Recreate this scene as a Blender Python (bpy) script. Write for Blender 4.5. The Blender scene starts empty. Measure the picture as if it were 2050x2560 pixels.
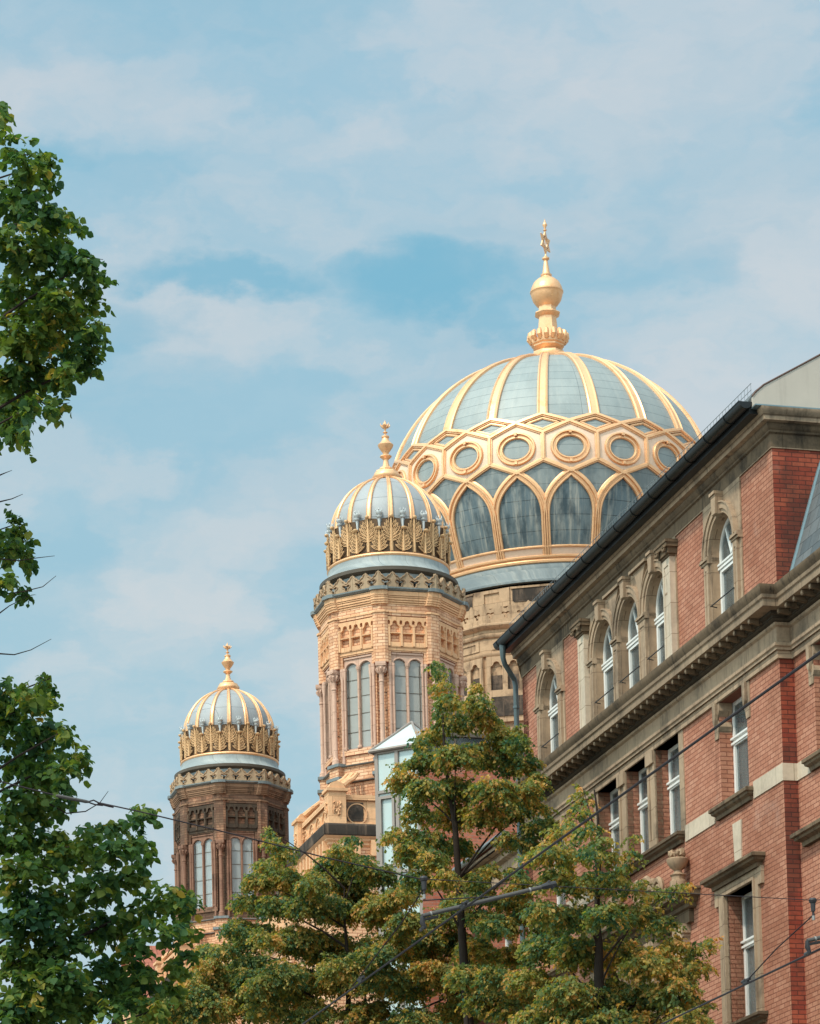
import bpy, bmesh, math, random
from math import sin, cos, pi, radians, atan2, hypot
from mathutils import Vector, Matrix
from mathutils.geometry import tessellate_polygon
import numpy as np

scene = bpy.context.scene
COL = scene.collection
rng = random.Random(7)
ALPHA = radians(14.88)            # the street runs away at this angle to the view
CA, SA = cos(ALPHA), sin(ALPHA)
EYE = 1.6

def street(n, u, z=0.0):
    """street frame (n: into the buildings, u: along the street) -> world"""
    return Vector((n * CA - u * SA, n * SA + u * CA, z))

# ------------------------------------------------------------------ camera
FOC, PITCH, ROLL, PPY = 7641.57, radians(4.7274), radians(-1.39343), 3139.36
W0, H0 = 2050.0, 2560.0
fw = Vector((0, cos(PITCH), sin(PITCH)))
up = Vector((0, -sin(PITCH), cos(PITCH)))
rt = Vector((1, 0, 0))
R2 = rt * cos(ROLL) + up * sin(ROLL)
U2 = -rt * sin(ROLL) + up * cos(ROLL)
camd = bpy.data.cameras.new('camera')
cam = bpy.data.objects.new('camera', camd)
COL.objects.link(cam)
cam.matrix_world = Matrix(((R2.x, U2.x, -fw.x, 0), (R2.y, U2.y, -fw.y, 0), (R2.z, U2.z, -fw.z, EYE), (0, 0, 0, 1)))
camd.sensor_fit = 'HORIZONTAL'
camd.sensor_width = 36.0
camd.lens = FOC / W0 * 36.0
camd.shift_x = 0.0
camd.shift_y = (PPY - H0 / 2) / W0
camd.clip_start = 0.5
camd.clip_end = 6000
scene.camera = cam

def world_at(px, py, y):
    """the point of the photograph's pixel at world depth y (used to measure where the tree clumps stand)"""
    d = R2 * (px - W0 / 2) + U2 * (PPY - py) + fw * FOC
    d = d * (y / d.y)
    return Vector((d.x, d.y, d.z + EYE))

# ------------------------------------------------------------------ mesh builder
class MB:
    def __init__(s):
        s.v = []; s.f = []
    def add(s, vs, fs):
        o = len(s.v)
        s.v.extend([tuple(p) for p in vs])
        s.f.extend([tuple(i + o for i in q) for q in fs])
        return s
    def box(s, x0, x1, y0, y1, z0, z1):
        v = [(x0,y0,z0),(x1,y0,z0),(x1,y1,z0),(x0,y1,z0),(x0,y0,z1),(x1,y0,z1),(x1,y1,z1),(x0,y1,z1)]
        return s.add(v, [(0,3,2,1),(4,5,6,7),(0,1,5,4),(1,2,6,5),(2,3,7,6),(3,0,4,7)])
    def lathe(s, prof, seg=32, c=(0,0), ph=0.0, caps=True):
        """prof: (r, z) bottom to top"""
        n = len(prof); v = []; f = []
        for r, z in prof:
            for k in range(seg):
                a = ph + 2*pi*k/seg
                v.append((c[0]+r*cos(a), c[1]+r*sin(a), z))
        for i in range(n-1):
            for k in range(seg):
                k2 = (k+1) % seg
                f.append((i*seg+k, i*seg+k2, (i+1)*seg+k2, (i+1)*seg+k))
        if caps:
            f.append(tuple(range(seg-1, -1, -1)))
            f.append(tuple((n-1)*seg+k for k in range(seg)))
        return s.add(v, f)
    def gon(s, prof, sides, a0, c=(0,0), caps=True):
        """prof: (apothem, z); a flat face looks along angle a0"""
        k = 1/cos(pi/sides)
        return s.lathe([(r*k, z) for r, z in prof], sides, c, a0 + pi/sides, caps)
    def tube(s, path, r, seg=6, caps=True):
        P = [Vector(p) for p in path]; n = len(P)
        rad = r if isinstance(r, (list, tuple)) else [r]*n
        T0 = (P[1]-P[0]).normalized()
        N = T0.orthogonal().normalized()
        v = []; f = []
        for i in range(n):
            T = (P[min(i+1,n-1)]-P[max(i-1,0)])
            if T.length < 1e-9: T = T0.copy()
            T.normalize()
            N = N - T*N.dot(T)
            if N.length < 1e-6: N = T.orthogonal()
            N.normalize(); B = T.cross(N)
            for k in range(seg):
                a = 2*pi*k/seg
                v.append(P[i] + (N*cos(a)+B*sin(a))*rad[i])
        for i in range(n-1):
            for k in range(seg):
                k2 = (k+1) % seg
                f.append((i*seg+k, i*seg+k2, (i+1)*seg+k2, (i+1)*seg+k))
        if caps:
            f.append(tuple(range(seg-1,-1,-1))); f.append(tuple((n-1)*seg+k for k in range(seg)))
        return s.add(v, f)
    def sweep(s, pts, nrm, prof, closed=False):
        """profile (across, out) carried along pts whose surface normals are nrm"""
        P = [Vector(p) for p in pts]; n = len(P); m = len(prof)
        v = []; f = []
        for i in range(n):
            if closed: T = P[(i+1)%n]-P[(i-1)%n]
            else: T = P[min(i+1,n-1)]-P[max(i-1,0)]
            T.normalize()
            N = Vector(nrm[i]); N = (N - T*N.dot(T)).normalized()
            B = T.cross(N)
            for w, h in prof: v.append(P[i]+B*w+N*h)
        rng_ = n if closed else n-1
        for i in range(rng_):
            j = (i+1) % n
            for k in range(m-1):
                f.append((i*m+k, i*m+k+1, j*m+k+1, j*m+k))
        if not closed:
            f.append(tuple(range(m-1,-1,-1))); f.append(tuple((n-1)*m+k for k in range(m)))
        return s.add(v, f)
    def plate(s, outer, holes, d0, d1, fn):
        """flat outline with holes (2-D), from depth d0 to d1, mapped by fn(a, b, d)"""
        loops = [outer] + list(holes)
        tri = tessellate_polygon([[Vector((a, b, 0)) for a, b in L] for L in loops])
        pts = [p for L in loops for p in L]; n = len(pts)
        v = [fn(a, b, d0) for a, b in pts] + [fn(a, b, d1) for a, b in pts]
        f = [tuple(t) for t in tri] + [tuple(i+n for i in reversed(t)) for t in tri]
        o = 0
        for L in loops:
            m = len(L)
            for i in range(m):
                j = (i+1) % m
                f.append((o+i, o+j, o+j+n, o+i+n))
            o += m
        return s.add(v, f)
    def profile_run(s, prof, path, caps=True):
        """moulding: prof (projection, z); path: function p -> list of (x, y) corner points"""
        m = len(prof); rows = [path(p) for p, z in prof]; k = len(rows[0])
        v = [(x, y, prof[i][1]) for i in range(m) for x, y in rows[i]]
        f = []
        for i in range(m-1):
            for j in range(k-1):
                f.append((i*k+j, i*k+j+1, (i+1)*k+j+1, (i+1)*k+j))
        if caps:
            f.append(tuple(i*k for i in range(m))); f.append(tuple(i*k+k-1 for i in range(m-1,-1,-1)))
        return s.add(v, f)
    def move(s, dx, dy, dz=0):
        s.v = [(x+dx, y+dy, z+dz) for x, y, z in s.v]; return s
    def mesh(s, name, smooth=35.0, fix=True):
        me = bpy.data.meshes.new(name)
        me.from_pydata(s.v, [], s.f); me.validate()
        if fix:
            b = bmesh.new(); b.from_mesh(me)
            bmesh.ops.remove_doubles(b, verts=b.verts, dist=1e-5)
            bmesh.ops.recalc_face_normals(b, faces=b.faces)
            b.to_mesh(me); b.free()
        if smooth:
            me.polygons.foreach_set('use_smooth', [True]*len(me.polygons))
            me.set_sharp_from_angle(angle=radians(smooth))
        return me

def put(name, mb, mat, parent=None, loc=(0,0,0), rz=0.0, smooth=35.0, fix=True):
    """link a builder (or a mesh) as ONE object"""
    me = mb if isinstance(mb, bpy.types.Mesh) else mb.mesh(name, smooth, fix)
    if mat is not None and not me.materials: me.materials.append(mat)
    o = bpy.data.objects.new(name, me); COL.objects.link(o)
    if mat is not None and me.materials[0] is not mat:
        o.material_slots[0].link = 'OBJECT'; o.material_slots[0].material = mat
    o.location = loc; o.rotation_euler = (0, 0, rz)
    if parent is not None: o.parent = parent
    return o

def thing(name, label, cat, loc=(0,0,0), rz=0.0, group=None):
    o = bpy.data.objects.new(name, None); COL.objects.link(o)
    o.empty_display_size = 0.5
    o.location = loc; o.rotation_euler = (0,0,rz)
    return tag(o, label, cat, group)

def tag(o, label, cat, group=None):
    o['label'] = label; o['category'] = cat
    if group: o['group'] = group
    return o

def arch_pts(cx, half, z0, spring, n=14):
    """round-headed opening outline, counter-clockwise"""
    L = [(cx-half, z0), (cx+half, z0)]
    for k in range(n+1):
        a = pi*k/n
        L.append((cx+half*cos(a), spring+half*sin(a)))
    return L
def rect_pts(a0, a1, b0, b1):
    return [(a0,b0),(a1,b0),(a1,b1),(a0,b1)]
# ------------------------------------------------------------------ materials
class NT:
    def __init__(s, name):
        s.m = bpy.data.materials.new(name); s.m.use_nodes = True
        s.t = s.m.node_tree; s.t.nodes.clear()
        s.out = s.t.nodes.new('ShaderNodeOutputMaterial')
    def n(s, typ, **kw):
        nd = s.t.nodes.new(typ)
        for k, v in kw.items(): setattr(nd, k, v)
        return nd
    def l(s, a, b): s.t.links.new(a, b)
    def setin(s, sock, v):
        if hasattr(v, 'is_linked') or isinstance(v, bpy.types.NodeSocket): s.l(v, sock)
        else: sock.default_value = v
    def math(s, op, a, b=None, c=None, clamp=False):
        nd = s.n('ShaderNodeMath', operation=op, use_clamp=clamp)
        s.setin(nd.inputs[0], a)
        if b is not None: s.setin(nd.inputs[1], b)
        if c is not None: s.setin(nd.inputs[2], c)
        return nd.outputs[0]
    def mix(s, f, a, b, mode='MIX'):
        nd = s.n('ShaderNodeMix', data_type='RGBA', blend_type=mode)
        s.setin(nd.inputs[0], f)
        s.setin(nd.inputs[6], a if not isinstance(a, tuple) else (*a, 1) if len(a) == 3 else a)
        s.setin(nd.inputs[7], b if not isinstance(b, tuple) else (*b, 1) if len(b) == 3 else b)
        return nd.outputs[2]
    def noise(s, vec, scale, detail=4, rough=.55, dist=0.0):
        nd = s.n('ShaderNodeTexNoise'); nd.inputs['Scale'].default_value = scale
        nd.inputs['Detail'].default_value = detail; nd.inputs['Roughness'].default_value = rough
        nd.inputs['Distortion'].default_value = dist
        if vec is not None: s.l(vec, nd.inputs['Vector'])
        return nd.outputs[0]
    def ramp(s, f, lo, hi, smooth=True):
        nd = s.n('ShaderNodeMapRange'); nd.interpolation_type = 'SMOOTHSTEP' if smooth else 'LINEAR'
        s.setin(nd.inputs[0], f); nd.inputs[1].default_value = lo; nd.inputs[2].default_value = hi
        return nd.outputs[0]
    def comb(s, x, y, z=0.0):
        nd = s.n('ShaderNodeCombineXYZ')
        for i, v in enumerate((x, y, z)): s.setin(nd.inputs[i], v)
        return nd.outputs[0]
    def sep(s, v):
        nd = s.n('ShaderNodeSeparateXYZ'); s.l(v, nd.inputs[0]); return nd.outputs
    def bump(s, h, strength=.4, dist=.02, normal=None):
        nd = s.n('ShaderNodeBump'); nd.inputs['Strength'].default_value = strength
        nd.inputs['Distance'].default_value = dist; s.l(h, nd.inputs['Height'])
        if normal is not None: s.l(normal, nd.inputs['Normal'])
        return nd.outputs[0]
    def obj(s): return s.n('ShaderNodeTexCoord').outputs['Object']
    def wpos(s): return s.n('ShaderNodeNewGeometry').outputs['Position']
    def bsdf(s, color, rough=.7, metal=0.0, normal=None, spec=.5, **kw):
        nd = s.n('ShaderNodeBsdfPrincipled')
        s.setin(nd.inputs['Base Color'], (*color, 1) if isinstance(color, tuple) and len(color) == 3 else color)
        s.setin(nd.inputs['Roughness'], rough); s.setin(nd.inputs['Metallic'], metal)
        nd.inputs['Specular IOR Level'].default_value = spec
        if normal is not None: s.l(normal, nd.inputs['Normal'])
        s.l(nd.outputs[0], s.out.inputs[0])
        return nd
    def bevel(s, r=.012):
        nd = s.n('ShaderNodeBevel', samples=2); nd.inputs['Radius'].default_value = r
        return nd.outputs[0]

def wall_vec(t):
    """brick coordinates on any vertical face: along the wall, up the wall"""
    P = t.wpos(); N = t.n('ShaderNodeNewGeometry').outputs['True Normal']
    p = t.sep(P); n = t.sep(N)
    # horizontal tangent (-ny, nx)
    h = t.math('ADD', t.math('MULTIPLY', p[0], t.math('MULTIPLY', n[1], -1.0)), t.math('MULTIPLY', p[1], n[0]))
    return t.comb(h, p[2]), P

def m_brick(name, c1, c2, mortar, soot=.0, soot_col=(.03,.026,.022), row=.085, wid=.25, stain=.35, mor=.009, bum=.5):
    t = NT(name); v, P = wall_vec(t)
    b = t.n('ShaderNodeTexBrick', offset=.5)
    t.l(v, b.inputs['Vector']); b.inputs['Scale'].default_value = 1.0
    b.inputs['Mortar Size'].default_value = mor; b.inputs['Mortar Smooth'].default_value = .25
    b.inputs['Brick Width'].default_value = wid; b.inputs['Row Height'].default_value = row
    b.inputs['Bias'].default_value = -.1
    b.inputs['Color1'].default_value = (*c1, 1); b.inputs['Color2'].default_value = (*c2, 1)
    b.inputs['Mortar'].default_value = (*mortar, 1)
    # weathering of its own shape
    w = t.noise(P, .55, 6, .65)
    c = t.mix(t.math('MULTIPLY', t.ramp(w, .42, .68), stain), b.outputs['Color'], t.mix(1.0, b.outputs['Color'], (.62,.55,.5), 'MULTIPLY'))
    rs = t.noise(t.comb(t.math('MULTIPLY', t.sep(v)[0], 3.2), t.math('MULTIPLY', t.sep(v)[1], .28), 1.0), 1.0, 6, .68)
    c = t.mix(t.math('MULTIPLY', t.ramp(rs, .54, .74), stain*.8), c, t.mix(1.0, c, (.50,.44,.42), 'MULTIPLY'))
    pl = t.noise(P, .9, 4, .6)
    c = t.mix(t.math('MULTIPLY', t.ramp(pl, .58, .74), stain*.7), c, t.mix(.35, c, (.62,.50,.43)))
    fine = t.noise(P, 14.0, 3, .7)
    c = t.mix(.35, c, t.mix(1.0, c, t.mix(fine, (.45,.45,.45), (1.5,1.45,1.4)), 'MULTIPLY'))
    if soot > 0:
        s1 = t.noise(t.comb(t.sep(v)[0], t.math('MULTIPLY', t.sep(v)[1], .6), 0.0), .8, 6, .7)
        c = t.mix(t.math('MULTIPLY', t.ramp(s1, .5 - .35*soot, .62 - .2*soot), min(.92, .4+.6*soot)), c, soot_col)
    nb = t.bump(t.math('ADD', t.math('MULTIPLY', b.outputs['Fac'], -1.0), t.math('MULTIPLY', fine, .5)), bum, .02)
    t.bsdf(c, .85, 0, nb, .25)
    return t.m

def m_stone(name, c, c2, soot=.3, soot_col=(.05,.042,.035), scale=.9, streak=True, joint=1.15):
    t = NT(name); v, P = wall_vec(t)
    n1 = t.noise(P, scale, 6, .65); n2 = t.noise(P, 9.0, 4, .7)
    col = t.mix(n1, c, c2)
    col = t.mix(.5, col, t.mix(1.0, col, t.mix(n2, (.5,.5,.5), (1.45,1.42,1.4)), 'MULTIPLY'))
    p = t.sep(P)
    if streak:   # rain streaks run down the stone
        st = t.noise(t.comb(t.math('MULTIPLY', p[0], 4.0), t.math('MULTIPLY', p[1], 4.0), t.math('MULTIPLY', p[2], .5)), 1.3, 5, .7)
        col = t.mix(t.math('MULTIPLY', t.ramp(st, .5, .72), soot), col, soot_col)
    if joint:
        b = t.n('ShaderNodeTexBrick', offset=.37); t.l(v, b.inputs['Vector']); b.inputs['Scale'].default_value = 1
        b.inputs['Brick Width'].default_value = joint; b.inputs['Row Height'].default_value = .62; b.inputs['Mortar Size'].default_value = .007
        b.inputs['Color1'].default_value = (.86,.85,.84,1); b.inputs['Color2'].default_value = (1.08,1.07,1.05,1); b.inputs['Mortar'].default_value = (.35,.3,.27,1)
        col = t.mix(.75, col, t.mix(1.0, col, b.outputs['Color'], 'MULTIPLY'))
    s2 = t.noise(P, .7, 7, .7)
    col = t.mix(t.math('MULTIPLY', t.ramp(s2, .5, .66), soot), col, soot_col)
    t.bsdf(col, .88, 0, t.bump(n2, .3, .01, t.bevel()), .2)
    return t.m

def m_zinc(name, c, c2, row=.42, wid=1.6, streak=.25, rough=.42, metal=.35, line=.008, cx=None, seam=(.1,.12,.13), off=.0):
    """sheet metal round an upright axis at street point cx: seams, tone from sheet to sheet, run-off streaks"""
    t = NT(name); P = t.wpos(); p = t.sep(P)
    if cx is not None:
        a = t.math('ARCTAN2', t.math('SUBTRACT', p[1], cx.y), t.math('SUBTRACT', p[0], cx.x))
        h = t.math('MULTIPLY', a, 5.6)
    else:
        h = t.math('ADD', p[0], p[1])
    b = t.n('ShaderNodeTexBrick', offset=off); t.l(t.comb(h, p[2]), b.inputs['Vector'])
    b.inputs['Scale'].default_value = 1; b.inputs['Mortar Size'].default_value = line
    b.inputs['Brick Width'].default_value = wid; b.inputs['Row Height'].default_value = row
    b.inputs['Color1'].default_value = (*c, 1); b.inputs['Color2'].default_value = (*c2, 1)
    b.inputs['Mortar'].default_value = (*seam, 1)
    st = t.noise(t.comb(t.math('MULTIPLY', h, 7.0), t.math('MULTIPLY', p[2], .45)), 1.0, 5, .65)
    st2 = t.noise(t.comb(t.math('MULTIPLY', h, 2.2), t.math('MULTIPLY', p[2], .9), 3.0), 1.2, 4, .6)
    col = t.mix(t.math('MULTIPLY', t.ramp(st, .45, .75), streak), b.outputs['Color'], (.50,.47,.40))
    col = t.mix(t.math('MULTIPLY', t.ramp(st2, .42, .7), streak), col, (.035,.06,.075))
    fine = t.noise(P, 26.0, 2, .6)
    col = t.mix(.22, col, t.mix(1.0, col, t.mix(fine, (.4,.4,.4), (1.6,1.6,1.6)), 'MULTIPLY'))
    t.bsdf(col, t.math('ADD', rough, t.math('MULTIPLY', fine, .12)), metal, t.bump(t.math('ADD', t.math('MULTIPLY', b.outputs['Fac'], -1.0), t.math('MULTIPLY', st2, .6)), .25, .02), .5)
    return t.m

def m_gold(name, c=(.92,.53,.28), rough=.34, metal=.5, dirt=.45, dirt_col=(.66,.27,.08)):
    t = NT(name); P = t.wpos()
    n = t.noise(P, 1.6, 6, .7); n2 = t.noise(P, 11.0, 3, .6)
    col = t.mix(t.math('MULTIPLY', t.ramp(n, .52, .7), dirt), c, dirt_col)
    col = t.mix(.25, col, t.mix(1.0, col, t.mix(n2, (.55,.5,.45), (1.35,1.35,1.4)), 'MULTIPLY'))
    t.bsdf(col, t.math('ADD', rough, t.math('MULTIPLY', n2, .15)), metal, t.bump(t.noise(P, 5.0, 4, .6), .3, .03, t.bevel(.015)), .5)
    return t.m

def m_plain(name, c, rough=.6, metal=0.0, var=.25, scale=3.0, spec=.4, streak=0.0, bev=.008):
    t = NT(name); P = t.wpos(); n = t.noise(P, scale, 5, .65)
    col = t.mix(var, c, t.mix(1.0, c, t.mix(n, (.3,.3,.3), (1.7,1.7,1.7)), 'MULTIPLY'))
    if streak:
        p = t.sep(P)
        st = t.noise(t.comb(t.math('MULTIPLY', p[0], 6.0), t.math('MULTIPLY', p[1], 6.0), t.math('MULTIPLY', p[2], .6)), 1.0, 5, .65)
        col = t.mix(t.math('MULTIPLY', t.ramp(st, .5, .75), streak), col, tuple(x*.35 for x in c))
    t.bsdf(col, rough, metal, t.bevel(bev) if bev else None, spec)
    return t.m

def m_glass(name, tint=(.16,.19,.20), trans=.0, rough=.06, dust=.25, scale=1.2):
    """window glass as seen from the street: sky mirrored over a dim room"""
    t = NT(name); P = t.wpos()
    n = t.noise(P, scale, 4, .6); w = t.noise(P, 1.7, 2, .5)
    nd = t.bsdf(t.mix(t.math('MULTIPLY', t.ramp(n, .35, .7), dust), tint, (.42,.43,.41)), rough, 0, t.bump(w, .06, .05), .9)
    if trans > 0:
        mx = t.n('ShaderNodeMixShader'); mx.inputs[0].default_value = trans
        tr = t.n('ShaderNodeBsdfTransparent'); tr.inputs[0].default_value = (.96,.98,.98,1)
        t.l(nd.outputs[0], mx.inputs[1]); t.l(tr.outputs[0], mx.inputs[2]); t.l(mx.outputs[0], t.out.inputs[0])
    return t.m

def m_leaf(name, cols, trans=.3):
    """leaves: each leaf carries its own tint"""
    t = NT(name)
    at = t.n('ShaderNodeAttribute'); at.attribute_name = 'tint'
    r = t.n('ShaderNodeValToRGB'); cr = r.color_ramp
    cr.elements[0].position = 0; cr.elements[0].color = (*cols[0], 1)
    cr.elements[1].position = 1; cr.elements[1].color = (*cols[-1], 1)
    for i, c in enumerate(cols[1:-1]):
        e = cr.elements.new((i+1)/(len(cols)-1)); e.color = (*c, 1)
    t.l(at.outputs['Fac'], r.inputs[0])
    d = t.n('ShaderNodeBsdfPrincipled'); t.l(r.outputs[0], d.inputs['Base Color'])
    d.inputs['Roughness'].default_value = .6; d.inputs['Specular IOR Level'].default_value = .2
    tl = t.n('ShaderNodeBsdfTranslucent'); t.l(t.mix(1.0, r.outputs[0], (1.5,1.35,.5), 'MULTIPLY'), tl.inputs[0])
    mx = t.n('ShaderNodeMixShader'); mx.inputs[0].default_value = trans
    t.l(d.outputs[0], mx.inputs[1]); t.l(tl.outputs[0], mx.inputs[2]); t.l(mx.outputs[0], t.out.inputs[0])
    return t.m

DOME_C = street(34.37, 105.72) + Vector((-.08, 0, 0))
TOWER_N = street(24.55, 92.8) + Vector((-.05, 0, 0))
TOWER_F = street(24.53, 118.47) + Vector((-.05, 0, 0))

M = {}
M['red_brick'] = m_brick('red brick', (.42,.175,.11), (.52,.25,.165), (.22,.08,.052), stain=.65)
M['red_brick_soot_shade'] = m_brick('weathered shaded red brick', (.27,.052,.032), (.40,.10,.055), (.12,.035,.025), soot=.22, stain=.5)  # weathered copy of the facade brick, side-face shade painted into its darker tone
M['old_brick'] = m_brick('old red brick', (.44,.13,.08), (.5,.19,.12), (.36,.20,.15), stain=.5)
M['yellow_brick'] = m_brick('yellow brick', (.77,.43,.245), (.86,.565,.365), (.40,.13,.07), soot=.10, soot_col=(.30,.12,.06), stain=.15, row=.1, wid=.32)
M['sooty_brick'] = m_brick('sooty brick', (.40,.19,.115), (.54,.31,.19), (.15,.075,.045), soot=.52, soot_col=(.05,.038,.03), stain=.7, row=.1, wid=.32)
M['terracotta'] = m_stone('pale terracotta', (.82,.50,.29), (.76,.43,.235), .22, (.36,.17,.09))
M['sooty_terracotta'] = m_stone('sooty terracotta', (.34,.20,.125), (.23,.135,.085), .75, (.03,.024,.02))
M['pink_stone'] = m_stone('rose sandstone', (.66,.45,.35), (.58,.37,.28), .22, (.25,.13,.10))
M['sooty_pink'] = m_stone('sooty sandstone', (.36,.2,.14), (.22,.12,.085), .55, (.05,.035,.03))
M['cream'] = m_stone('cream stone', (.58,.39,.245), (.43,.285,.18), .78, (.12,.075,.05))
M['black_stone'] = m_stone('blackened stone', (.07,.055,.045), (.035,.03,.027), .5, (.3,.2,.14))
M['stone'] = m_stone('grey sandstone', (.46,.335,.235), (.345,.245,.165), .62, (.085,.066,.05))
M['pale_stone'] = m_stone('pale stone', (.62,.52,.41), (.54,.44,.34), .2, (.2,.15,.11))
M['dark_stone'] = m_stone('soot and shade stained stone', (.25,.175,.11), (.085,.06,.042), .75, (.026,.021,.017))
M['soot_shade_soffit'] = m_stone('soot and shade soffit stone', (.10,.075,.052), (.05,.04,.03), .5, (.02,.018,.015))
M['soot_shade_mid'] = m_stone('mid soot and shade stone', (.40,.29,.20), (.20,.145,.10), .6, (.05,.04,.03))
M['jamb_stone'] = m_stone('brown jamb stone', (.44,.31,.205), (.34,.23,.155), .35, (.10,.07,.05))
M['zinc'] = m_zinc('zinc sheet', (.27,.305,.305), (.31,.34,.335), .40, 8.0, .14, .5, .2, .007, DOME_C)
M['zinc_dark'] = m_zinc('streaked dark zinc', (.13,.175,.195), (.15,.195,.21), .52, 80.0, .85, .42, .2, .010, cx=DOME_C, seam=(.02,.03,.035))
M['zinc_mid'] = m_zinc('mid zinc', (.215,.25,.255), (.25,.28,.28), .52, 80.0, .4, .45, .2, .008, DOME_C)
M['zinc_near'] = m_zinc('zinc of small dome', (.32,.335,.35), (.35,.365,.375), .67, 8.0, .14, .55, .1, .007, None)
M['zinc_grey'] = m_zinc('grey zinc flashing', (.20,.228,.232), (.165,.195,.205), 3.0, .8, .3, .6, .1, .006, None)
M['lead_dark'] = m_plain('dark lead', (.105,.085,.065), .6, .1, .5)
M['gold'] = m_gold('gilding')
M['gold_panel'] = m_gold('pale gilded sheet', (.86,.62,.46), .55, .2, .3, (.70,.40,.24))
M['gold_dull'] = m_gold('dull gilding', (.72,.45,.23), .55, .3, .45, (.30,.15,.07))
M['pale_zinc'] = m_plain('pale zinc', (.55,.57,.57), .5, .2, .2)
M['shade_brown'] = m_plain('dark bronze', (.13,.075,.04), .6, .2, .5)  # flat dark brown painting the shade behind the gilded leaves
M['parapet'] = m_stone('weathered parapet stone', (.46,.34,.225), (.38,.27,.18), .3, (.18,.11,.07))
M['white_paint'] = m_plain('white window paint', (.78,.77,.74), .45, 0, .12)
M['glass'] = m_glass('window glass', (.12,.14,.145), .5, .04, .3)
M['curtain'] = m_plain('curtain', (.72,.70,.66), .9, 0, .2, 2.0, .1, bev=0)
M['room'] = m_plain('room plaster', (.35,.32,.28), .9, 0, .2, bev=0)
M['glass_tower'] = m_glass('tower glass', (.50,.50,.47), .45, .10, .55)
M['glass_belfry'] = m_glass('belfry glass', (.66,.72,.73), .62, .06, .3)  # pale bluish tint paints a sky reflection into the glass
M['black_brick'] = m_stone('soot black brickwork', (.085,.062,.045), (.04,.032,.026), .5, (.26,.16,.10))
M['zinc_pale'] = m_zinc('pale zinc band', (.36,.39,.39), (.31,.345,.35), 3.0, .9, .35, .55, .1, .006, None)
M['glass_bay'] = m_glass('pale bay glass', (.46,.58,.58), 0, .10, .5)
M['glass_roof'] = m_glass('bright roof glass', (.55,.62,.63), 0, .12, .6, 3.0)
M['grey_metal'] = m_plain('brownish grey frame', (.30,.25,.22), .5, .2, .2)
M['gutter'] = m_plain('dark gutter', (.022,.025,.027), .38, .5, .4, 2.0)
M['pipe'] = m_plain('grey green pipe', (.10,.135,.145), .4, .3, .3)
M['steel'] = m_plain('thin steel', (.28,.29,.29), .4, .6, .1)
M['render'] = m_plain('light grey render', (.50,.445,.385), .9, 0, .2, 1.2, .1, .18)
M['flash'] = m_plain('blue grey flashing', (.19,.27,.30), .4, .4, .2)
M['verge'] = m_plain('dark brown verge', (.12,.065,.05), .7)
M['slate'] = m_brick('slate', (.10,.12,.135), (.16,.175,.185), (.03,.035,.04), row=.28, wid=.4, stain=.4, mor=.006)
M['roof_tile'] = m_brick('roof tile', (.36,.12,.08), (.42,.17,.11), (.18,.06,.04), row=.25, wid=.22, stain=.4)
M['wire'] = m_plain('overhead wire', (.035,.025,.028), .5, .5, .1, bev=0)
M['arm'] = m_plain('weathered tube', (.10,.09,.085), .5, .5, .4, 12.0)
M['insulator'] = m_plain('insulator', (.03,.027,.03), .35, 0, .3, 9.0)
M['clamp'] = m_plain('bright clamp', (.34,.32,.30), .4, .6, .1)
M['bark'] = m_plain('bark', (.034,.025,.02), .9, 0, .6, 6.0, .15, bev=0)
M['asphalt'] = m_plain('asphalt', (.10,.10,.10), .9, 0, .5, 4.0, .2, bev=0)
M['pavement'] = m_brick('pavement', (.30,.29,.27), (.36,.345,.32), (.12,.12,.11), row=.35, wid=.35)
M['ground'] = m_plain('ground', (.26,.24,.21), .95, 0, .4, .3, .1, bev=0)
M['leaf_near'] = m_leaf('linden leaves', [(.03,.085,.045), (.06,.135,.04), (.12,.19,.045), (.22,.25,.05), (.34,.25,.06)], .46)
M['leaf_far'] = m_leaf('street tree leaves', [(.045,.125,.075), (.12,.18,.07), (.24,.255,.075), (.48,.34,.10), (.60,.33,.13)], .48)
# ------------------------------------------------------------------ the red brick building at the right
N0 = 20.5; NB = 20.78            # front of the projecting bay, front of the part set back beside it
UA, UB, UC = 65.85, 50.3, 24.0   # far end, corner, where it leaves the picture
RB = thing('brick_building', 'tall red brick building with arched top windows, stone cornices and a dark gutter', 'building',
           street(N0, 58.0), ALPHA)
def L(n, u, z): return (n - N0, u - 58.0, z)      # street -> building
def rput(name, mb, mat, parent=None, **k):
    o = put(name, mb, mat, parent or RB, **k); return o
def face(n):  # outline (u, z), depth d into the wall
    return lambda u, z, d: L(n + d, u, z)

ARCHW = [63.69, 59.88, 58.24, 56.50, 52.86]
HW = .635; SILL_A, SPR = 17.80, 19.52
W2 = [(53.39, 51.97), (56.99, 55.61), (58.79, 57.44), (60.65, 59.24), (64.55, 63.1)]   # square windows of the floor below
W1 = [(53.28, 51.80), (64.6, 63.1)]                                                     # tall windows below those
WC = [(60.4, 59.3), (58.75, 57.65), (56.95, 55.88)]                                     # three behind the carved frame
Z2a, Z2b = 14.66, 16.66
Z1a, Z1b = 10.46, 12.93
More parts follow.
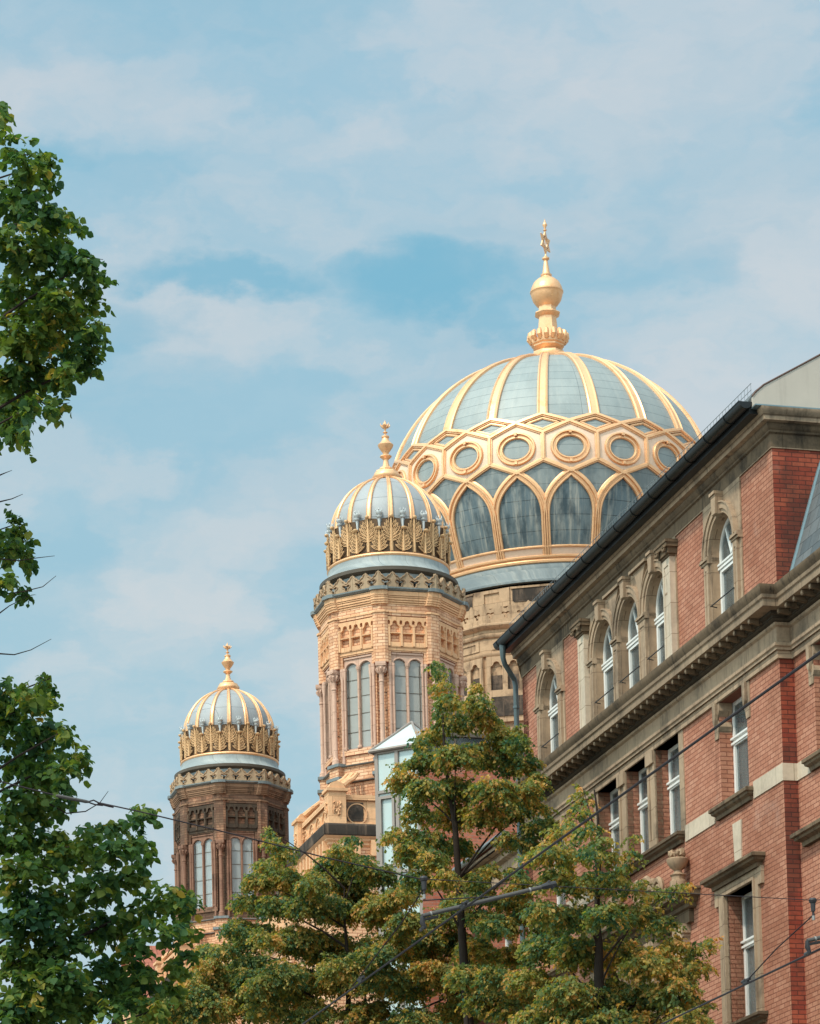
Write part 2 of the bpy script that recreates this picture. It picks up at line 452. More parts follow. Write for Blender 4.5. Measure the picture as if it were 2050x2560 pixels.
# walls
holes = [arch_pts(c, HW, SILL_A, SPR, 16) for c in ARCHW]
holes += [rect_pts(b, a, Z2a, Z2b) for a, b in W2] + [rect_pts(b, a, Z1a, Z1b) for a, b in W1]
holes += [rect_pts(b, a, 10.2, 12.75) for a, b in WC]
holes += [rect_pts(c-.7, c+.7, 5.2, 8.4) for c in (52.6, 56.3, 58.2, 60.1, 63.8)]
m = MB().plate(rect_pts(UB, UA, 0, 20.6), holes, 0, .5, face(N0))
rput('wall', m, M['red_brick'])
m = MB()
m.plate(rect_pts(.003, 9.0, 0, 20.6), [], -.006, .4, lambda a, z, d: L(N0 + a, UB + d, z))
rput('side_wall', m, M['red_brick_soot_shade'])
m = MB().plate(rect_pts(.0, 9.5, 0, 20.6), [], -.4, 0, lambda a, z, d: L(N0 + a, UA + d, z))
rput('far_end_wall', m, M['red_brick_soot_shade'])
R_W2 = [(49.39, 48.0), (45.0, 43.6), (40.6, 39.2), (36.2, 34.8), (31.8, 30.4), (27.4, 26.0)]
holes = [rect_pts(b, a, Z2a, Z2b) for a, b in R_W2] + [rect_pts(b, a, Z1a, Z1b) for a, b in R_W2]
m = MB().plate(rect_pts(UC, UB, 0, 18.0), holes, 0, .5, face(NB))
rput('recessed_wall', m, M['red_brick'])

# string course level with the sills
for a, b in ((50.3-.02, 51.73), (53.75, 55.4), (61.0, 63.0), (64.7, UA)):
    m = MB().box(N0-.02-N0, .06, a-58, b-58, 14.43, 14.75)
    if a < 51: m.box(-.018, NB-N0, UB-.022-58, UB+.01-58, 14.432, 14.748); m.box(NB-.02-N0, NB-N0+.05, 49.6-58, UB-.012-58, 14.434, 14.746)
    rput('string_course', m, M['pale_stone'])
rput('string_course', MB().box(NB-.02-N0, NB-N0+.05, UC-58, 47.8-58, 14.43, 14.75), M['pale_stone'])
# keyed stone between the floors
m = MB().plate([(52.44, 13.42), (52.76, 13.42), (52.82, 14.2), (52.38, 14.2)], [], -.03, .05, face(N0))
rput('stone_block', m, M['pale_stone'])

# mitred run round the corner: front, return, set-back part
def run(p):
    return [(-p, UA-58), (-p, UB-58-p), (NB-N0-p, UB-58-p), (NB-N0-p, UC-58)]
def run_top(p):
    return [(-p, UA-58), (-p, UB-58-p), (9.0, UB-58-p)]
# architrave, frieze and main cornice of the lower order
arch = [(.0,16.66),(.05,16.66),(.05,16.80),(.09,16.80),(.09,16.85),(.12,16.87),(.12,16.93),(.06,16.96),(.06,17.22),(.11,17.25),(.11,17.30)]
rput('architrave', MB().profile_run(arch, run), M['stone'])
corn = [(.05,17.30),(.14,17.33),(.17,17.36),(.17,17.40),(.22,17.415),(.22,17.475),(.46,17.475),(.46,17.60),(.49,17.62),(.50,17.68),(.54,17.74),(.56,17.80),(.56,17.845),(.2,17.93),(.0,17.97)]
cor = rput('cornice', MB().profile_run(corn[:6], run), M['soot_shade_soffit'])  # near-black bed: soffit shade painted in along with soot, lighter corona above
put('corona', MB().profile_run(corn[5:10], run), M['soot_shade_mid'], cor)
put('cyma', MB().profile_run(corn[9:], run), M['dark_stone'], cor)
mod = None
nmod = 0
def modillion(n, u, rz=0.0):
    global mod, nmod
    if mod is None:
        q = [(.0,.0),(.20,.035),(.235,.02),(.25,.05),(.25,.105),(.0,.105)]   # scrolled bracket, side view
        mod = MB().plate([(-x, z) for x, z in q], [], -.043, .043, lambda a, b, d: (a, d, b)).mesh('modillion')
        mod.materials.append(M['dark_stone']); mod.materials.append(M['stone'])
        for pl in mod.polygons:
            if pl.normal.x < -.85 and pl.center.z > .04: pl.material_index = 1  # light on the street-facing ends painted as paler stone
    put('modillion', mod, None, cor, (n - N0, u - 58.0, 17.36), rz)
    nmod += 1
u = UA - .3
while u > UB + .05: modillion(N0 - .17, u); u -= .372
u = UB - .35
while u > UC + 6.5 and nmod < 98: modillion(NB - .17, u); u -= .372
# eaves cornice
eave = [(.03,20.56),(.03,20.80),(.07,20.82),(.07,20.86),(.11,20.89),(.13,20.94),(.13,20.98),(.22,20.99),(.22,21.06),(.25,21.10),(.29,21.17),(.29,21.21),(.0,21.24)]
ec = rput('eaves_cornice', MB().profile_run(eave[:7], run_top), M['dark_stone'])  # dark bed under a paler corona: soot plus painted underside shade
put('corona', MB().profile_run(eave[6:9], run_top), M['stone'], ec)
put('cyma', MB().profile_run(eave[8:], run_top), M['soot_shade_mid'], ec)
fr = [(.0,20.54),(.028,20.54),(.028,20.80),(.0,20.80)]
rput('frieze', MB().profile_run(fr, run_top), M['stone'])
# eaves board and roof
m = MB()
m.plate([(-.50,21.30),(-.29,21.22),(3.0,21.25),(9.2,21.25),(9.2,23.6),(5.6,25.0),(.98,22.35),(-.17,21.68),(-.33,21.55)], [], 50.22-58, UA+.1-58, lambda a, b, d: (a, d, b))
rf = rput('roof', m, M['slate'])
# grey rendered gable end of the roof, red-brown verge on top
gab = [(-.40,21.24),(9.1,21.24),(9.1,23.55),(5.6,24.93),(.96,22.28),(-.19,21.62),(-.34,21.48),(-.40,21.40)]
m = MB().plate(gab, [], 50.12-58, 50.215-58, lambda a, b, d: (a, d, b))
put('gable_end', m, M['render'], rf)
path = [(-.42,50.12-58,21.41),(-.35,50.12-58,21.50),(-.19,50.12-58,21.64),(.96,50.12-58,22.30),(5.6,50.12-58,24.95)]
put('verge', MB().tube(path, .018, 6), M['verge'], rf)
m = MB().box(-.40, 8.9, 50.02-58, 50.3-58, 21.215, 21.24)
put('flashing', m, M['flash'], rf)
# half-round gutter with end caps, brackets and the snow rail behind it
gc = (-.52, 21.33); gr = .125
prof = [(gc[0]+gr*cos(a), gc[1]+gr*sin(a)) for a in [pi+pi*k/12 for k in range(13)]]
inner = [(gc[0]+(gr-.012)*cos(a), gc[1]+(gr-.012)*sin(a)) for a in [2*pi-pi*k/12 for k in range(13)]]
m = MB().plate(prof+inner, [], 50.2-58, 65.95-58, lambda a, b, d: (a, d, b))
m.plate(prof, [], 50.185-58, 50.2-58, lambda a, b, d: (a, d, b)); m.plate(prof, [], 65.95-58, 65.965-58, lambda a, b, d: (a, d, b))
m.tube([(gc[0]-gr, 50.2-58, gc[1]+.005), (gc[0]-gr, 65.95-58, gc[1]+.005)], .014, 6)
u = 51.0
while u < 65.8:
    m.tube([(gc[0]+(gr+.008)*cos(pi+pi*k/8), u-58, gc[1]+(gr+.008)*sin(pi+pi*k/8)) for k in range(9)], .011, 4); u += 1.05
gu = rput('gutter', m, M['gutter'])
put('gutter_shade_strip', MB().box(-.44, -.27, 50.24-58, 65.9-58, 21.13, 21.30), M['gutter'], gu)  # near-black strip painting in the shadow below the gutter
m = MB()
m.tube([(-.36, 50.3-58, 21.72), (-.36, 65.6-58, 21.72)], .006, 4); m.tube([(-.36, 50.3-58, 21.6), (-.36, 65.6-58, 21.6)], .005, 4)
u = 50.32
while u < 65.6: m.tube([(-.36, u-58, 21.5), (-.36, u-58, 21.72)], .004, 4); u += .16
put('snow_guard', m, M['steel'], rf)
m = MB().tube([(-.52, 65.62-58, 21.25), (-.52, 65.62-58, 20.93), (-.46, 65.68-58, 20.80), (-.16, 65.97-58, 20.55), (-.12, 66.0-58, 20.4), (-.12, 66.0-58, 9.0)], [.085,.06,.06,.06,.06,.06], 10)
for z in (19.9, 18.6, 17.3, 15): m.tube([(-.12, 66.0-58, z-.03), (-.12, 66.0-58, z+.03)], .075, 10)
rput('downpipe', m, M['pipe'])

# ---- arched windows of the top floor
def rect_frame(m, a0, a1, b0, b1, w, d0, d1, fn):
    m.plate(rect_pts(a0, a1, b0, b1), [rect_pts(a0+w, a1-w, b0+w, b1-w)], d0, d1, fn)
fw0 = lambda a, b, d: (d, a, b)
m = MB(); h = HW + .02
m.plate(arch_pts(0, h, 17.78, SPR, 16), [arch_pts(0, h-.10, 19.38, SPR+.0, 14), rect_pts(-h+.10, h-.10, 17.90, 19.24)], .145, .215, fw0)
rect_frame(m, -h+.10, h-.10, 17.90, 19.24, .055, .13, .20, fw0)
m.box(.11, .155, -h, h, 19.255, 19.30); m.box(.10, .155, -h, h, 19.33, 19.37)
for a in (60, 120):
    p0 = Vector((.15, 0, 19.40)); p1 = Vector((.15, .58*cos(radians(a)), 19.50 + .58*sin(radians(a))))
    t_ = (p1-p0).normalized(); b_ = Vector((0, -t_.z, t_.y))*.026
    m.add([p0-b_, p0+b_, p1+b_, p1-b_] + [q+Vector((.05,0,0)) for q in (p0-b_, p0+b_, p1+b_, p1-b_)], [(0,1,2,3),(4,7,6,5),(0,4,5,1),(1,5,6,2),(2,6,7,3),(3,7,4,0)])
arch_win = m.mesh('window')
m = MB().plate(arch_pts(0, h-.06, 17.85, SPR, 16), [], .175, .183, fw0); arch_pane = m.mesh('pane')
m = MB(); m.tube([(-.10, -.70, 18.52), (-.10, .52, 18.52)], .013, 6); m.tube([(-.10, -.70, 18.52), (.02, -.70, 18.47)], .011, 5); m.tube([(-.10, .5, 18.52), (.02, .5, 18.5)], .011, 5)
arch_bar = m.mesh('guard_rail')
# carved surround pieces, window-centred
def surround(c, m, pan=True):
    fn = lambda a, b, d: (d, a + c - 58, b)
    # raised archivolt in two steps
    for r0, r1, o in ((HW+.0, HW+.075, -.075), (HW+.075, HW+.19, -.105), (HW+.19, HW+.22, -.13)):
        n_ = 18
        ring = [(r1*cos(pi*k/n_), SPR+r1*sin(pi*k/n_)) for k in range(n_+1)] + [(r0*cos(pi*k/n_), SPR+r0*sin(pi*k/n_)) for k in range(n_, -1, -1)]
        m.plate(ring, [], o, -.03, fn)
    m.plate([(-.085, SPR+HW-.02), (.085, SPR+HW-.02), (.12, 20.52), (-.12, 20.52)], [], -.19, -.03, fn)
    m.plate([(-.13, 20.50), (.13, 20.50), (.14, 20.56), (-.14, 20.56)], [], -.22, -.03, fn)
def impost(c0, c1, m):
    for p, z0, z1 in ((.10, 19.40, 19.45), (.135, 19.45, 19.49), (.115, 19.49, 19.53)):
        m.box(-p, .30, c0-58, c1-58, z0, z1)
def jamb(c0, c1, m):
    m.box(-.07, -.03, c0-58, c1-58, 17.9, 19.40)
    m.plate(rect_pts(c0, c1, 17.9, 19.40), [rect_pts(c0+.07, c1-.07, 18.1, 19.28)], -.085, -.07, lambda a, b, d: (d, a-58, b))
for c in (ARCHW[0], ARCHW[4]):
    m = MB()
    m.plate(rect_pts(c-.98, c+.98, 17.9, 20.55), [arch_pts(c, HW, SILL_A, SPR, 18)], -.03, .001, lambda a, b, d: (d, a-58, b))
    surround(c, m)
    impost(c-HW-.36, c-HW+.012, m); impost(c+HW-.012, c+HW+.36, m)
    jamb(c-HW-.24, c-HW-.03, m); jamb(c+HW+.03, c+HW+.24, m)
    rput('window_surround', m, M['stone'])
c3 = ARCHW[1:4]
m = MB()
m.plate(rect_pts(55.42, 61.33, 17.9, 20.55), [arch_pts(c, HW, SILL_A, SPR, 18) for c in c3], -.03, .001, lambda a, b, d: (d, a-58, b))
for c in c3: surround(c, m)
ed = [61.33-.44] + [0]
impost(c3[0]+HW-.012, c3[0]+HW+.34, m); impost(c3[1]+HW-.012, c3[0]-HW+.012, m); impost(c3[2]+HW-.012, c3[1]-HW+.012, m); impost(c3[2]-HW-.2, c3[2]-HW+.012, m)
for a, b in ((c3[1]+HW+.03, c3[0]-HW-.03), (c3[2]+HW+.03, c3[1]-HW-.03)): jamb(a, b, m)
jamb(c3[0]+HW+.03, c3[0]+HW+.2, m)
# fluted scroll corbels over the piers and sunk spandrels
for c in (59.06, 57.37):
    fn = lambda a, b, d, c=c: (d, a + c - 58, b)
    m.plate([(-.42, 20.50), (.42, 20.50), (.30, 20.42), (.10, 20.10), (.03, 19.75), (-.03, 19.75), (-.10, 20.10), (-.30, 20.42)], [], -.10, -.03, fn)
    m.box(-.16, -.03, c-.5-58, c+.5-58, 20.50, 20.56)
rput('window_surround', m, M['stone'])
# flat pilasters with carved capitals at both ends of the triple window
for c in (61.12, 55.66):
    m = MB()
    m.box(-.13, -.0, c-.21-58, c+.21-58, 17.9, 20.16)
    m.plate(rect_pts(c-.21, c+.21, 17.95, 20.14), [rect_pts(c-.13, c+.13, 18.15, 20.0)], -.145, -.13, lambda a, b, d: (d, a-58, b))
    p = rput('pilaster', m, M['pale_stone'])
    m = MB()
    for q, z0, z1 in ((.16, 20.16, 20.20), (.20, 20.20, 20.32), (.25, 20.32, 20.40), (.27, 20.40, 20.46)):
        m.box(-q, -.0, c-.21-(q-.13)-58, c+.21+(q-.13)-58, z0, z1)
    for s in (-1, 1):
        for k in range(6):
            a = k*pi/3
            m.tube([(-.22-.01*k, c+s*.2-58+.06*cos(a), 20.29+.06*sin(a)), (-.26, c+s*.2-58+.06*cos(a+1), 20.29+.06*sin(a+1))], .03, 5)
    put('capital', m, M['dark_stone'], p)
for c in ARCHW:
    # brown stone lining of the deep reveal
    ring = arch_pts(c, HW, SILL_A, SPR, 18); inner = arch_pts(c, HW-.012, SILL_A+.012, SPR, 18)
    w = put('window', arch_win, M['white_paint'], RB, (0, c-58, 0))
    put('pane', arch_pane, M['glass'], w); put('guard_rail', arch_bar, M['gutter'], w)
    put('reveal', MB().plate(ring, [inner], .0, .46, lambda a, b, d: (d, a-58-(c-58), b)), M['jamb_stone'], w)

# ---- square-headed windows
def rect_window(a, b, z0, z1, n, trans, reveal=None, rd=.24):
    c = (a+b)/2; hw = (a-b)/2; H = z1-z0
    m = MB(); fn = lambda x, z, d: (d, x, z)
    m.plate(rect_pts(-hw-.02, hw+.02, -.02, H+.02), [rect_pts(-hw+.085, hw-.085, .09, trans-.06), rect_pts(-hw+.085, hw-.085, trans+.06, H-.07)], rd+.02, rd+.09, fn)
    rect_frame(m, -hw+.08, hw-.08, .085, trans-.055, .05, rd+.005, rd+.075, fn)
    m.box(rd-.02, rd+.03, -hw-.01, hw+.01, trans-.075, trans-.03); m.box(rd-.035, rd+.03, -hw-.01, hw+.01, trans+.02, trans+.06)
    w = put('window', m, M['white_paint'], RB, (n-N0, c-58, z0))
    put('pane', MB().plate(rect_pts(-hw+.05, hw-.05, .05, H-.05), [], rd+.045, rd+.053, fn), M['glass'], w)
    if reveal: put('reveal', MB().plate(rect_pts(-hw-.012, hw+.012, -.012, H+.012), [rect_pts(-hw, hw, .0, H)], -.012, .46, fn), reveal, w)
    return w
def sill(u0, u1, z0, z1, p, n=N0, mat='dark_stone'):
    h = z1-z0
    prof = [(0, z0), (p*.35, z0), (p*.4, z0+h*.3), (p*.75, z0+h*.45), (p*.82, z0+h*.62), (p, z0+h*.68), (p, z0+h*.93), (p*.9, z1), (-.22, z1+.02)]
    path = lambda q: [(n-N0+min(-q*0, 0), u1-58+max(q,0)), (n-N0-q, u1-58+max(q,0)), (n-N0-q, u0-58-max(q,0)), (n-N0, u0-58-max(q,0))]
    rput('window_sill', MB().profile_run(prof, path), M[mat])
for i, (a, b) in enumerate(W2):
    rect_window(a, b, Z2a, Z2b, N0, 1.26, M['jamb_stone'] if i in (1,2,3) else None)
sill(51.88, 53.52, 14.43, 14.67, .17); sill(62.95, 64.7, 14.43, 14.67, .17)
sill(55.58, 60.85, 14.44, 14.66, .19)
# stone frame of the triple window
for a, b in ((60.65, 60.93), (55.36, 55.61)):
    rput('window_frame', MB().box(-.02, .12, a-58, b-58, 14.67, 16.655), M['stone'])
for a in (59.015, 57.215):
    m = MB().box(-.02, .12, a-.225-58, a+.225-58, 14.67, 16.655)
    m.plate(rect_pts(a-.225, a+.225, 14.67, 16.655), [rect_pts(a-.12, a+.12, 14.85, 16.4)], -.045, -.02, lambda x, z, d: (d, x-58, z))
    m.plate(rect_pts(a-.225, a+.225, 16.40, 16.655), [], -.08, -.045, lambda x, z, d: (d, x-58, z))
    rput('mullion', m, M['stone'])
# scrolled consoles under the architrave at the single windows
for a, b, n in ((53.39, 51.97, N0), (64.55, 63.1, N0), (49.39, 48.0, NB)):
    for c, s in ((a, 1), (b, -1)):
        m = MB(); fn = lambda x, z, d: (n-N0+d, c-58+s*x, z)
        m.plate([(-.06,16.655),(.20,16.655),(.20,15.98),(.02,15.98),(.0,16.10),(-.05,16.2),(.03,16.36),(-.07,16.5)], [], -.028, .24, fn)
        m.plate([(-.0,16.655),(.14,16.655),(.13,16.30),(.05,16.2),(-.0,16.36)], [], -.09, -.028, fn)
        rput('console', m, M['stone'])
# recessed part: windows, sills
for a, b in R_W2:
    rect_window(a, b, Z2a, Z2b, NB, 1.26); sill(b-.1, a+.15, 14.43, 14.67, .17, NB)
    rect_window(a, b, Z1a, Z1b, NB, 1.55); sill(b-.3, a+.5, 13.16, 13.42, .26, NB)
# tall framed windows with a flat hood
for a, b in W1:
    rect_window(a, b, Z1a, Z1b, N0, 1.55, M['jamb_stone'], .27)
    m = MB()
    m.plate(rect_pts(b-.22, a+.34, 10.40, 13.12), [rect_pts(b, a, 10.39+.02, Z1b)], -.05, .02, lambda x, z, d: (d, x-58, z))
    m.plate(rect_pts(b-.05, a+.08, 10.42, Z1b+.06), [rect_pts(b, a, 10.43, Z1b)], -.08, -.05, lambda x, z, d: (d, x-58, z))
    m.box(-.06, .02, b-.42-58, b-.22-58, 12.80, 13.12); m.box(-.06, .02, a+.34-58, a+.52-58, 12.80, 13.12)
    rput('window_frame', m, M['stone'])
    sill(b-.25, a+.45, 13.12, 13.36, .27); sill(b-.2, a+.4, 10.26, 10.45, .2)
# carved frame with scrolls and an urn
for a, b in WC: rect_window(a, b, 10.2, 12.75, N0, 1.6, M['jamb_stone'])
m = MB()
prof = [(.10,13.05),(.16,13.07),(.16,13.15),(.24,13.18),(.28,13.24),(.40,13.26),(.40,13.36),(.44,13.38),(.44,13.42),(.1,13.45)]
path = lambda q: [(.0, 61.4-.1-58+q), (-q, 61.4-.1-58+q), (-q, 55.0+.1-58-q), (.0, 55.0+.1-58-q)]
m.profile_run(prof, path); m.box(-.10, .0, 55.1-58, 61.3-58, 12.8, 13.06)
rput('entablature', m, M['dark_stone'])
for c in (55.58, 57.3, 59.05, 60.75):
    m = MB(); m.box(-.12, .0, c-.23-58, c+.23-58, 10.1, 12.55)
    m.plate(rect_pts(c-.23, c+.23, 10.2, 12.52), [rect_pts(c-.13, c+.13, 10.5, 12.35)], -.14, -.12, lambda x, z, d: (d, x-58, z))
    p = rput('pilaster', m, M['stone'])
    m = MB(); m.box(-.18, .0, c-.29-58, c+.29-58, 12.62, 12.8); m.box(-.15, 0, c-.25-58, c+.25-58, 12.55, 12.62)
    for s in (-1, 1):
        m.tube([(-.17, c+s*(.2-.02*k)*cos(k*.7)-58, 12.5+.12*sin(k*.7)+.02*k) for k in range(8)], .035, 6)
    put('capital', m, M['stone'], p)
for s in (-1, 1):
    m = MB()
    c0 = 58.2 - s*1.1
    for rad_, dx, dz in ((.34, 0, 13.75), (.24, s*-.7, 13.68), (.2, s*.55, 13.9)):
        pts = []
        for k in range(26):
            a = k*.42; r = rad_*(1-k/30)
            pts.append((-.24, c0+dx-58 + s*r*cos(a), dz + r*sin(a)))
        m.tube(pts, [.075*(1-k/40) for k in range(26)], 6)
    for k in range(11):
        m.lathe([(.02,-.09),(.10,-.03),(.11,.04),(.03,.10)], 7)
        ox, oy, oz = -.18-.1*rng.random(), c0-58-1.0+2.0*rng.random(), 13.5+.38*rng.random()
        m.v[-28:] = [(x+ox, y+oy, z+oz) for x, y, z in m.v[-28:]]
    m.box(-.3, -.1, c0-1.0-58, c0+1.0-58, 13.40, 13.56)
    rput('scroll_carving', m, M['jamb_stone'])
for c in (55.32, 61.05):
    m = MB().lathe([(.17,13.43),(.17,13.62),(.13,13.66),(.13,13.72),(.16,13.75),(.10,13.78),(.07,13.84),(.15,13.90),(.21,14.0),(.22,14.06),(.19,14.08)], 14, (-.22, c-58))
    for k in range(14):
        a = rng.random()*6.28; r = .13*rng.random()**.5
        m.lathe([(.01,-.06),(.06,-.02),(.065,.03),(.01,.07)], 6); m.v[-24:] = [(x-.22+r*cos(a), y+c-58+r*sin(a), z+14.12+.1*rng.random()) for x, y, z in m.v[-24:]]
    rput('urn', m, M['jamb_stone'])
# mansard of the set-back part
m = MB().plate([(.22,17.95),(.27,18.2),(.88,20.16),(1.25,21.12),(5.5,22.7),(9.5,21.0),(9.5,17.95)], [], UC-58, UB-.02-58, lambda a, b, d: (a, d, b))
ms = rput('mansard', m, M['slate'])
m = MB().tube([(.24, UB-.03-58, 18.1), (.26, UB-.03-58, 18.2), (.87, UB-.03-58, 20.16), (1.24, UB-.03-58, 21.12)], .035, 6)
put('verge', m, M['flash'], ms)
print('modillions', nmod)

# rooms behind the glass: floors, a back wall, curtains
m = MB()
for z in (4.4, 9.4, 13.9, 17.55): m.box(.5, 4.4, UB+.4-58, UA-.4-58, z-.15, z+.12)
m.box(4.3, 4.6, UB+.4-58, UA-.4-58, 0, 21.2)
m.box(.5, 4.4, UB+.4-58, UA-.4-58, 20.6, 20.75)
for c in (54.4, 61.9): m.box(.55, 4.4, c-.08-58, c+.08-58, 0, 20.6)
rput('rooms', m, M['room'])
m = MB().box(.78, 9.5, UC-58, UB-.45-58, 0, 17.94); rput('recessed_rooms', m, M['room'])
def curtain(par, hw, z0, z1, x, gap):
    m = MB()
    for s_ in (-1, 1):
        n_ = 14; w = hw*(1-gap)
        v = []
        for i in range(n_+1):
            y = s_*(hw - w*i/n_); d = x+.03*sin(i*1.9+s_)
            v += [(d, y, z0), (d, y, z1)]
        m.add(v, [(2*i, 2*i+2, 2*i+3, 2*i+1) for i in range(n_)])
    put('curtain', m, M['curtain'], par, fix=False)
for i, o in enumerate([o for o in RB.children if o.name.split('.')[0] == 'window']):
    if o.location.x > .2: continue
    bb = [Vector(b) for b in o.bound_box]; z0, z1 = bb[0].z, bb[1].z; hw = max(b.y for b in bb)-.03
    rr = random.Random(i*5+2)
    curtain(o, hw, z0+.05, (z1 if z1 < 10 else 20.1) - (0 if rr.random() < .5 else .5), .40, rr.choice((.25, .45, .6, .0)))
# ------------------------------------------------------------------ the domed synagogue
SC = street(24.55, 105.65)
SY = thing('synagogue', 'yellow brick synagogue with one great gold-ribbed dome and two small domed towers', 'synagogue', SC, ALPHA)
def loc_of(w):                       # world point -> synagogue frame
    d = w - SC
    return Vector((d.x*CA + d.y*SA, -d.x*SA + d.y*CA, d.z))

def bez(p0, p1, p2, n):
    return [((1-t)**2*p0[0]+2*t*(1-t)*p1[0]+t*t*p2[0], (1-t)**2*p0[1]+2*t*(1-t)*p1[1]+t*t*p2[1]) for t in [i/n for i in range(n+1)]]

# ---- shared pieces of the two corner towers (tower axis at the origin, heights from the street)
T = {}
def Rs(z):                            # small dome profile
    if z >= 32.8:
        c = min(1, (z-32.8)/1.8); return 1.8*max(0, 1-c*c)**.55
    b = (32.8-z)/1.2
    return 1.8 + .1*b**1.8
def small_pt(a, z, off=0.0):
    r = Rs(z); dz = .01; dr = (Rs(z+dz)-Rs(z-dz))/(2*dz)
    N = Vector((cos(a), sin(a), -dr)).normalized()
    return Vector((r*cos(a), r*sin(a), z)) + N*off, N
zz = [31.6+1.2*i/8 for i in range(9)] + [32.8+1.8*sin(pi/2*i/20) for i in range(1, 20)]
T['dome_shell'] = MB().lathe([(Rs(z)-.02, z) for z in zz], 96).mesh('dome_shell', 60)
RIBA = [radians(-101.25+22.5*k) for k in range(16)]
pts, nr = [], []
for i in range(22):
    c = sin(pi/2*(i/22.0)*.94); z = 32.72 + 1.86*c
    p, n = small_pt(0, z); pts.append(p); nr.append(n)
w = [.085*(1-.45*i/21) for i in range(22)]
m = MB()
for i in range(22):
    T_ = (pts[min(i+1,21)]-pts[max(i-1,0)]).normalized(); B = T_.cross(nr[i])
    for a, h in ((-1,-.02),(-1,.03),(-.62,.055),(-.5,.035),(.5,.035),(.62,.055),(1,.03),(1,-.02)):
        m.v.append(tuple(pts[i]+B*(a*w[i])+nr[i]*h))
for i in range(21):
    for k in range(7): m.f.append((i*8+k, i*8+k+1, i*8+9+k, i*8+8+k))
m.f.append(tuple(range(8)))
T['rib'] = m.mesh('rib')
# acanthus leaves of the crown; u across, h up, bent out a little at the tip
def leaf_mesh(H, Wd, z0, R, tipout, knob, nfr, hs0):
    m = MB()
    def P(u, h, o=0.0):
        r = R + o + tipout*(h/H)**3
        a = u/R
        return (r*cos(a), r*sin(a), z0+h)
    m.tube([P(0, H*i/8.0, .03) for i in range(9)], [.05,.048,.045,.042,.04,.036,.034,.032,.03], 6)
    for s in (-1, 1):
        m.tube([P(s*.045*(1+.7*i/8), H*i/8.0, .015) for i in range(9)], [.013]*9, 5)
        for k in range(nfr):
            f = k/(nfr-1)
            ang = radians(38+36*f); Ln = min(Wd*.93/cos(ang), H*(.42-.05*f)); hs = H*(hs0+(.58-hs0)*f)
            ax_, ah_ = cos(ang), sin(ang); loop = []
            for q in range(15):
                t_ = q/14.0; up_ = t_ <= .5
                u_ = t_*2 if up_ else 2-t_*2
                wq = (.055 if H > 1 else .047)*sin(pi*min(1,u_**.75))*(1 if up_ else -1) if u_ < 1 else 0
                cx_, ch_ = Ln*u_*ax_, Ln*u_*ah_ - .10*Ln*u_*u_*1.4
                loop.append((s*(.03+cx_ - wq*ah_), hs+ch_ + wq*ax_))
            m.tube([P(u, h, .02+.05*sin(pi*min(1, abs(u)/Wd))) for u, h in loop], .0135, 5)
            pm = [(s*(.03+Ln*u_*ax_), hs+Ln*u_*ah_-.14*Ln*u_*u_) for u_ in (.0,.35,.7,.98)]
            m.tube([P(u, h, .015+.05*sin(pi*min(1, abs(u)/Wd))) for u, h in pm], [.008,.010,.010,.012], 4)
            continue
            hs = H*(hs0+(.66-hs0)*f); wd = Wd*(1.0 - .30*abs(f-.45)*2); rise = H*(.40-.10*f)
            c = bez((0, hs), (wd*.30*s, hs+rise*1.10), (wd*s, hs+rise*.72), 8)
            m.tube([P(u, min(h, H*1.03), .035*sin(pi*i/7)) for i, (u, h) in enumerate(c)], [.010,.012,.013,.014,.015,.015,.017,.024,.015], 5)
    # thin dark backing, paints the shadow in the gaps between the veins
    bk = MB()
    ol = [(0,.02)] + [(Wd*.2, H*hs0), (Wd*.72, H*(hs0+.15)), (Wd*.9, H*.75), (Wd*.8, H*.95), (0, H*.98), (-Wd*.8, H*.95), (-Wd*.9, H*.75), (-Wd*.72, H*(hs0+.15)), (-Wd*.2, H*hs0)]
    bk.plate(ol, [], -.035, -.012, lambda a, b, d: P(a, b, d))
    if knob:
        prof = [(.0,-.05),(.055,-.04),(.085,-.0),(.088,.025),(.055,.05),(.0,.058)]
        x, y, z = P(0, H, .05)
        k0 = len(m.v); m.lathe(prof, 10, (x, y)); m.v[k0:] = [(a, b, c+z) for a, b, c in m.v[k0:]]
    else:
        x, y, z = P(0, H, .06)
        k0 = len(m.v); m.lathe([(.0,-.06),(.05,-.04),(.07,0),(.06,.035),(.0,.04)], 8, (x, y)); m.v[k0:] = [(a, b, c+z) for a, b, c in m.v[k0:]]
    return m, bk
q1, q2 = leaf_mesh(1.12, .36, 31.66, 1.875, .035, False, 5, .30)
T['acanthus_leaf'], T['leaf_shade_back'] = q1.mesh('acanthus_leaf', 50), q2.mesh('leaf_shade_back', 50)
q1, q2 = leaf_mesh(.72, .36, 31.66, 1.915, .05, True, 5, .05)
T['acanthus_low'], T['leaf_shade_back_low'] = q1.mesh('acanthus_leaf', 50), q2.mesh('leaf_shade_back', 50)
m = MB().tube([(1.87*1, 0, 32.30), (1.90, 0, 32.74)], [.03,.045], 8)
m.lathe([(.03,32.72),(.08,32.76),(.085,32.80),(.05,32.82),(.10,32.87),(.11,32.92),(.07,32.95),(.02,32.96)], 10, (1.91, 0))
for k in range(5):
    a = k*2*pi/5
    m.tube([(1.91+.05*cos(a), .05*sin(a), 32.92), (1.91+.10*cos(a), .10*sin(a), 32.99), (1.91+.085*cos(a), .085*sin(a), 33.06)], [.025,.02,.006], 5)
T['bud'] = m.mesh('bud', 50)
T['gold_ring'] = MB().lathe([(1.84,31.50),(1.93,31.50),(1.97,31.53),(1.985,31.57),(1.97,31.61),(1.93,31.64),(1.86,31.66)], 96).mesh('gold_ring', 40)
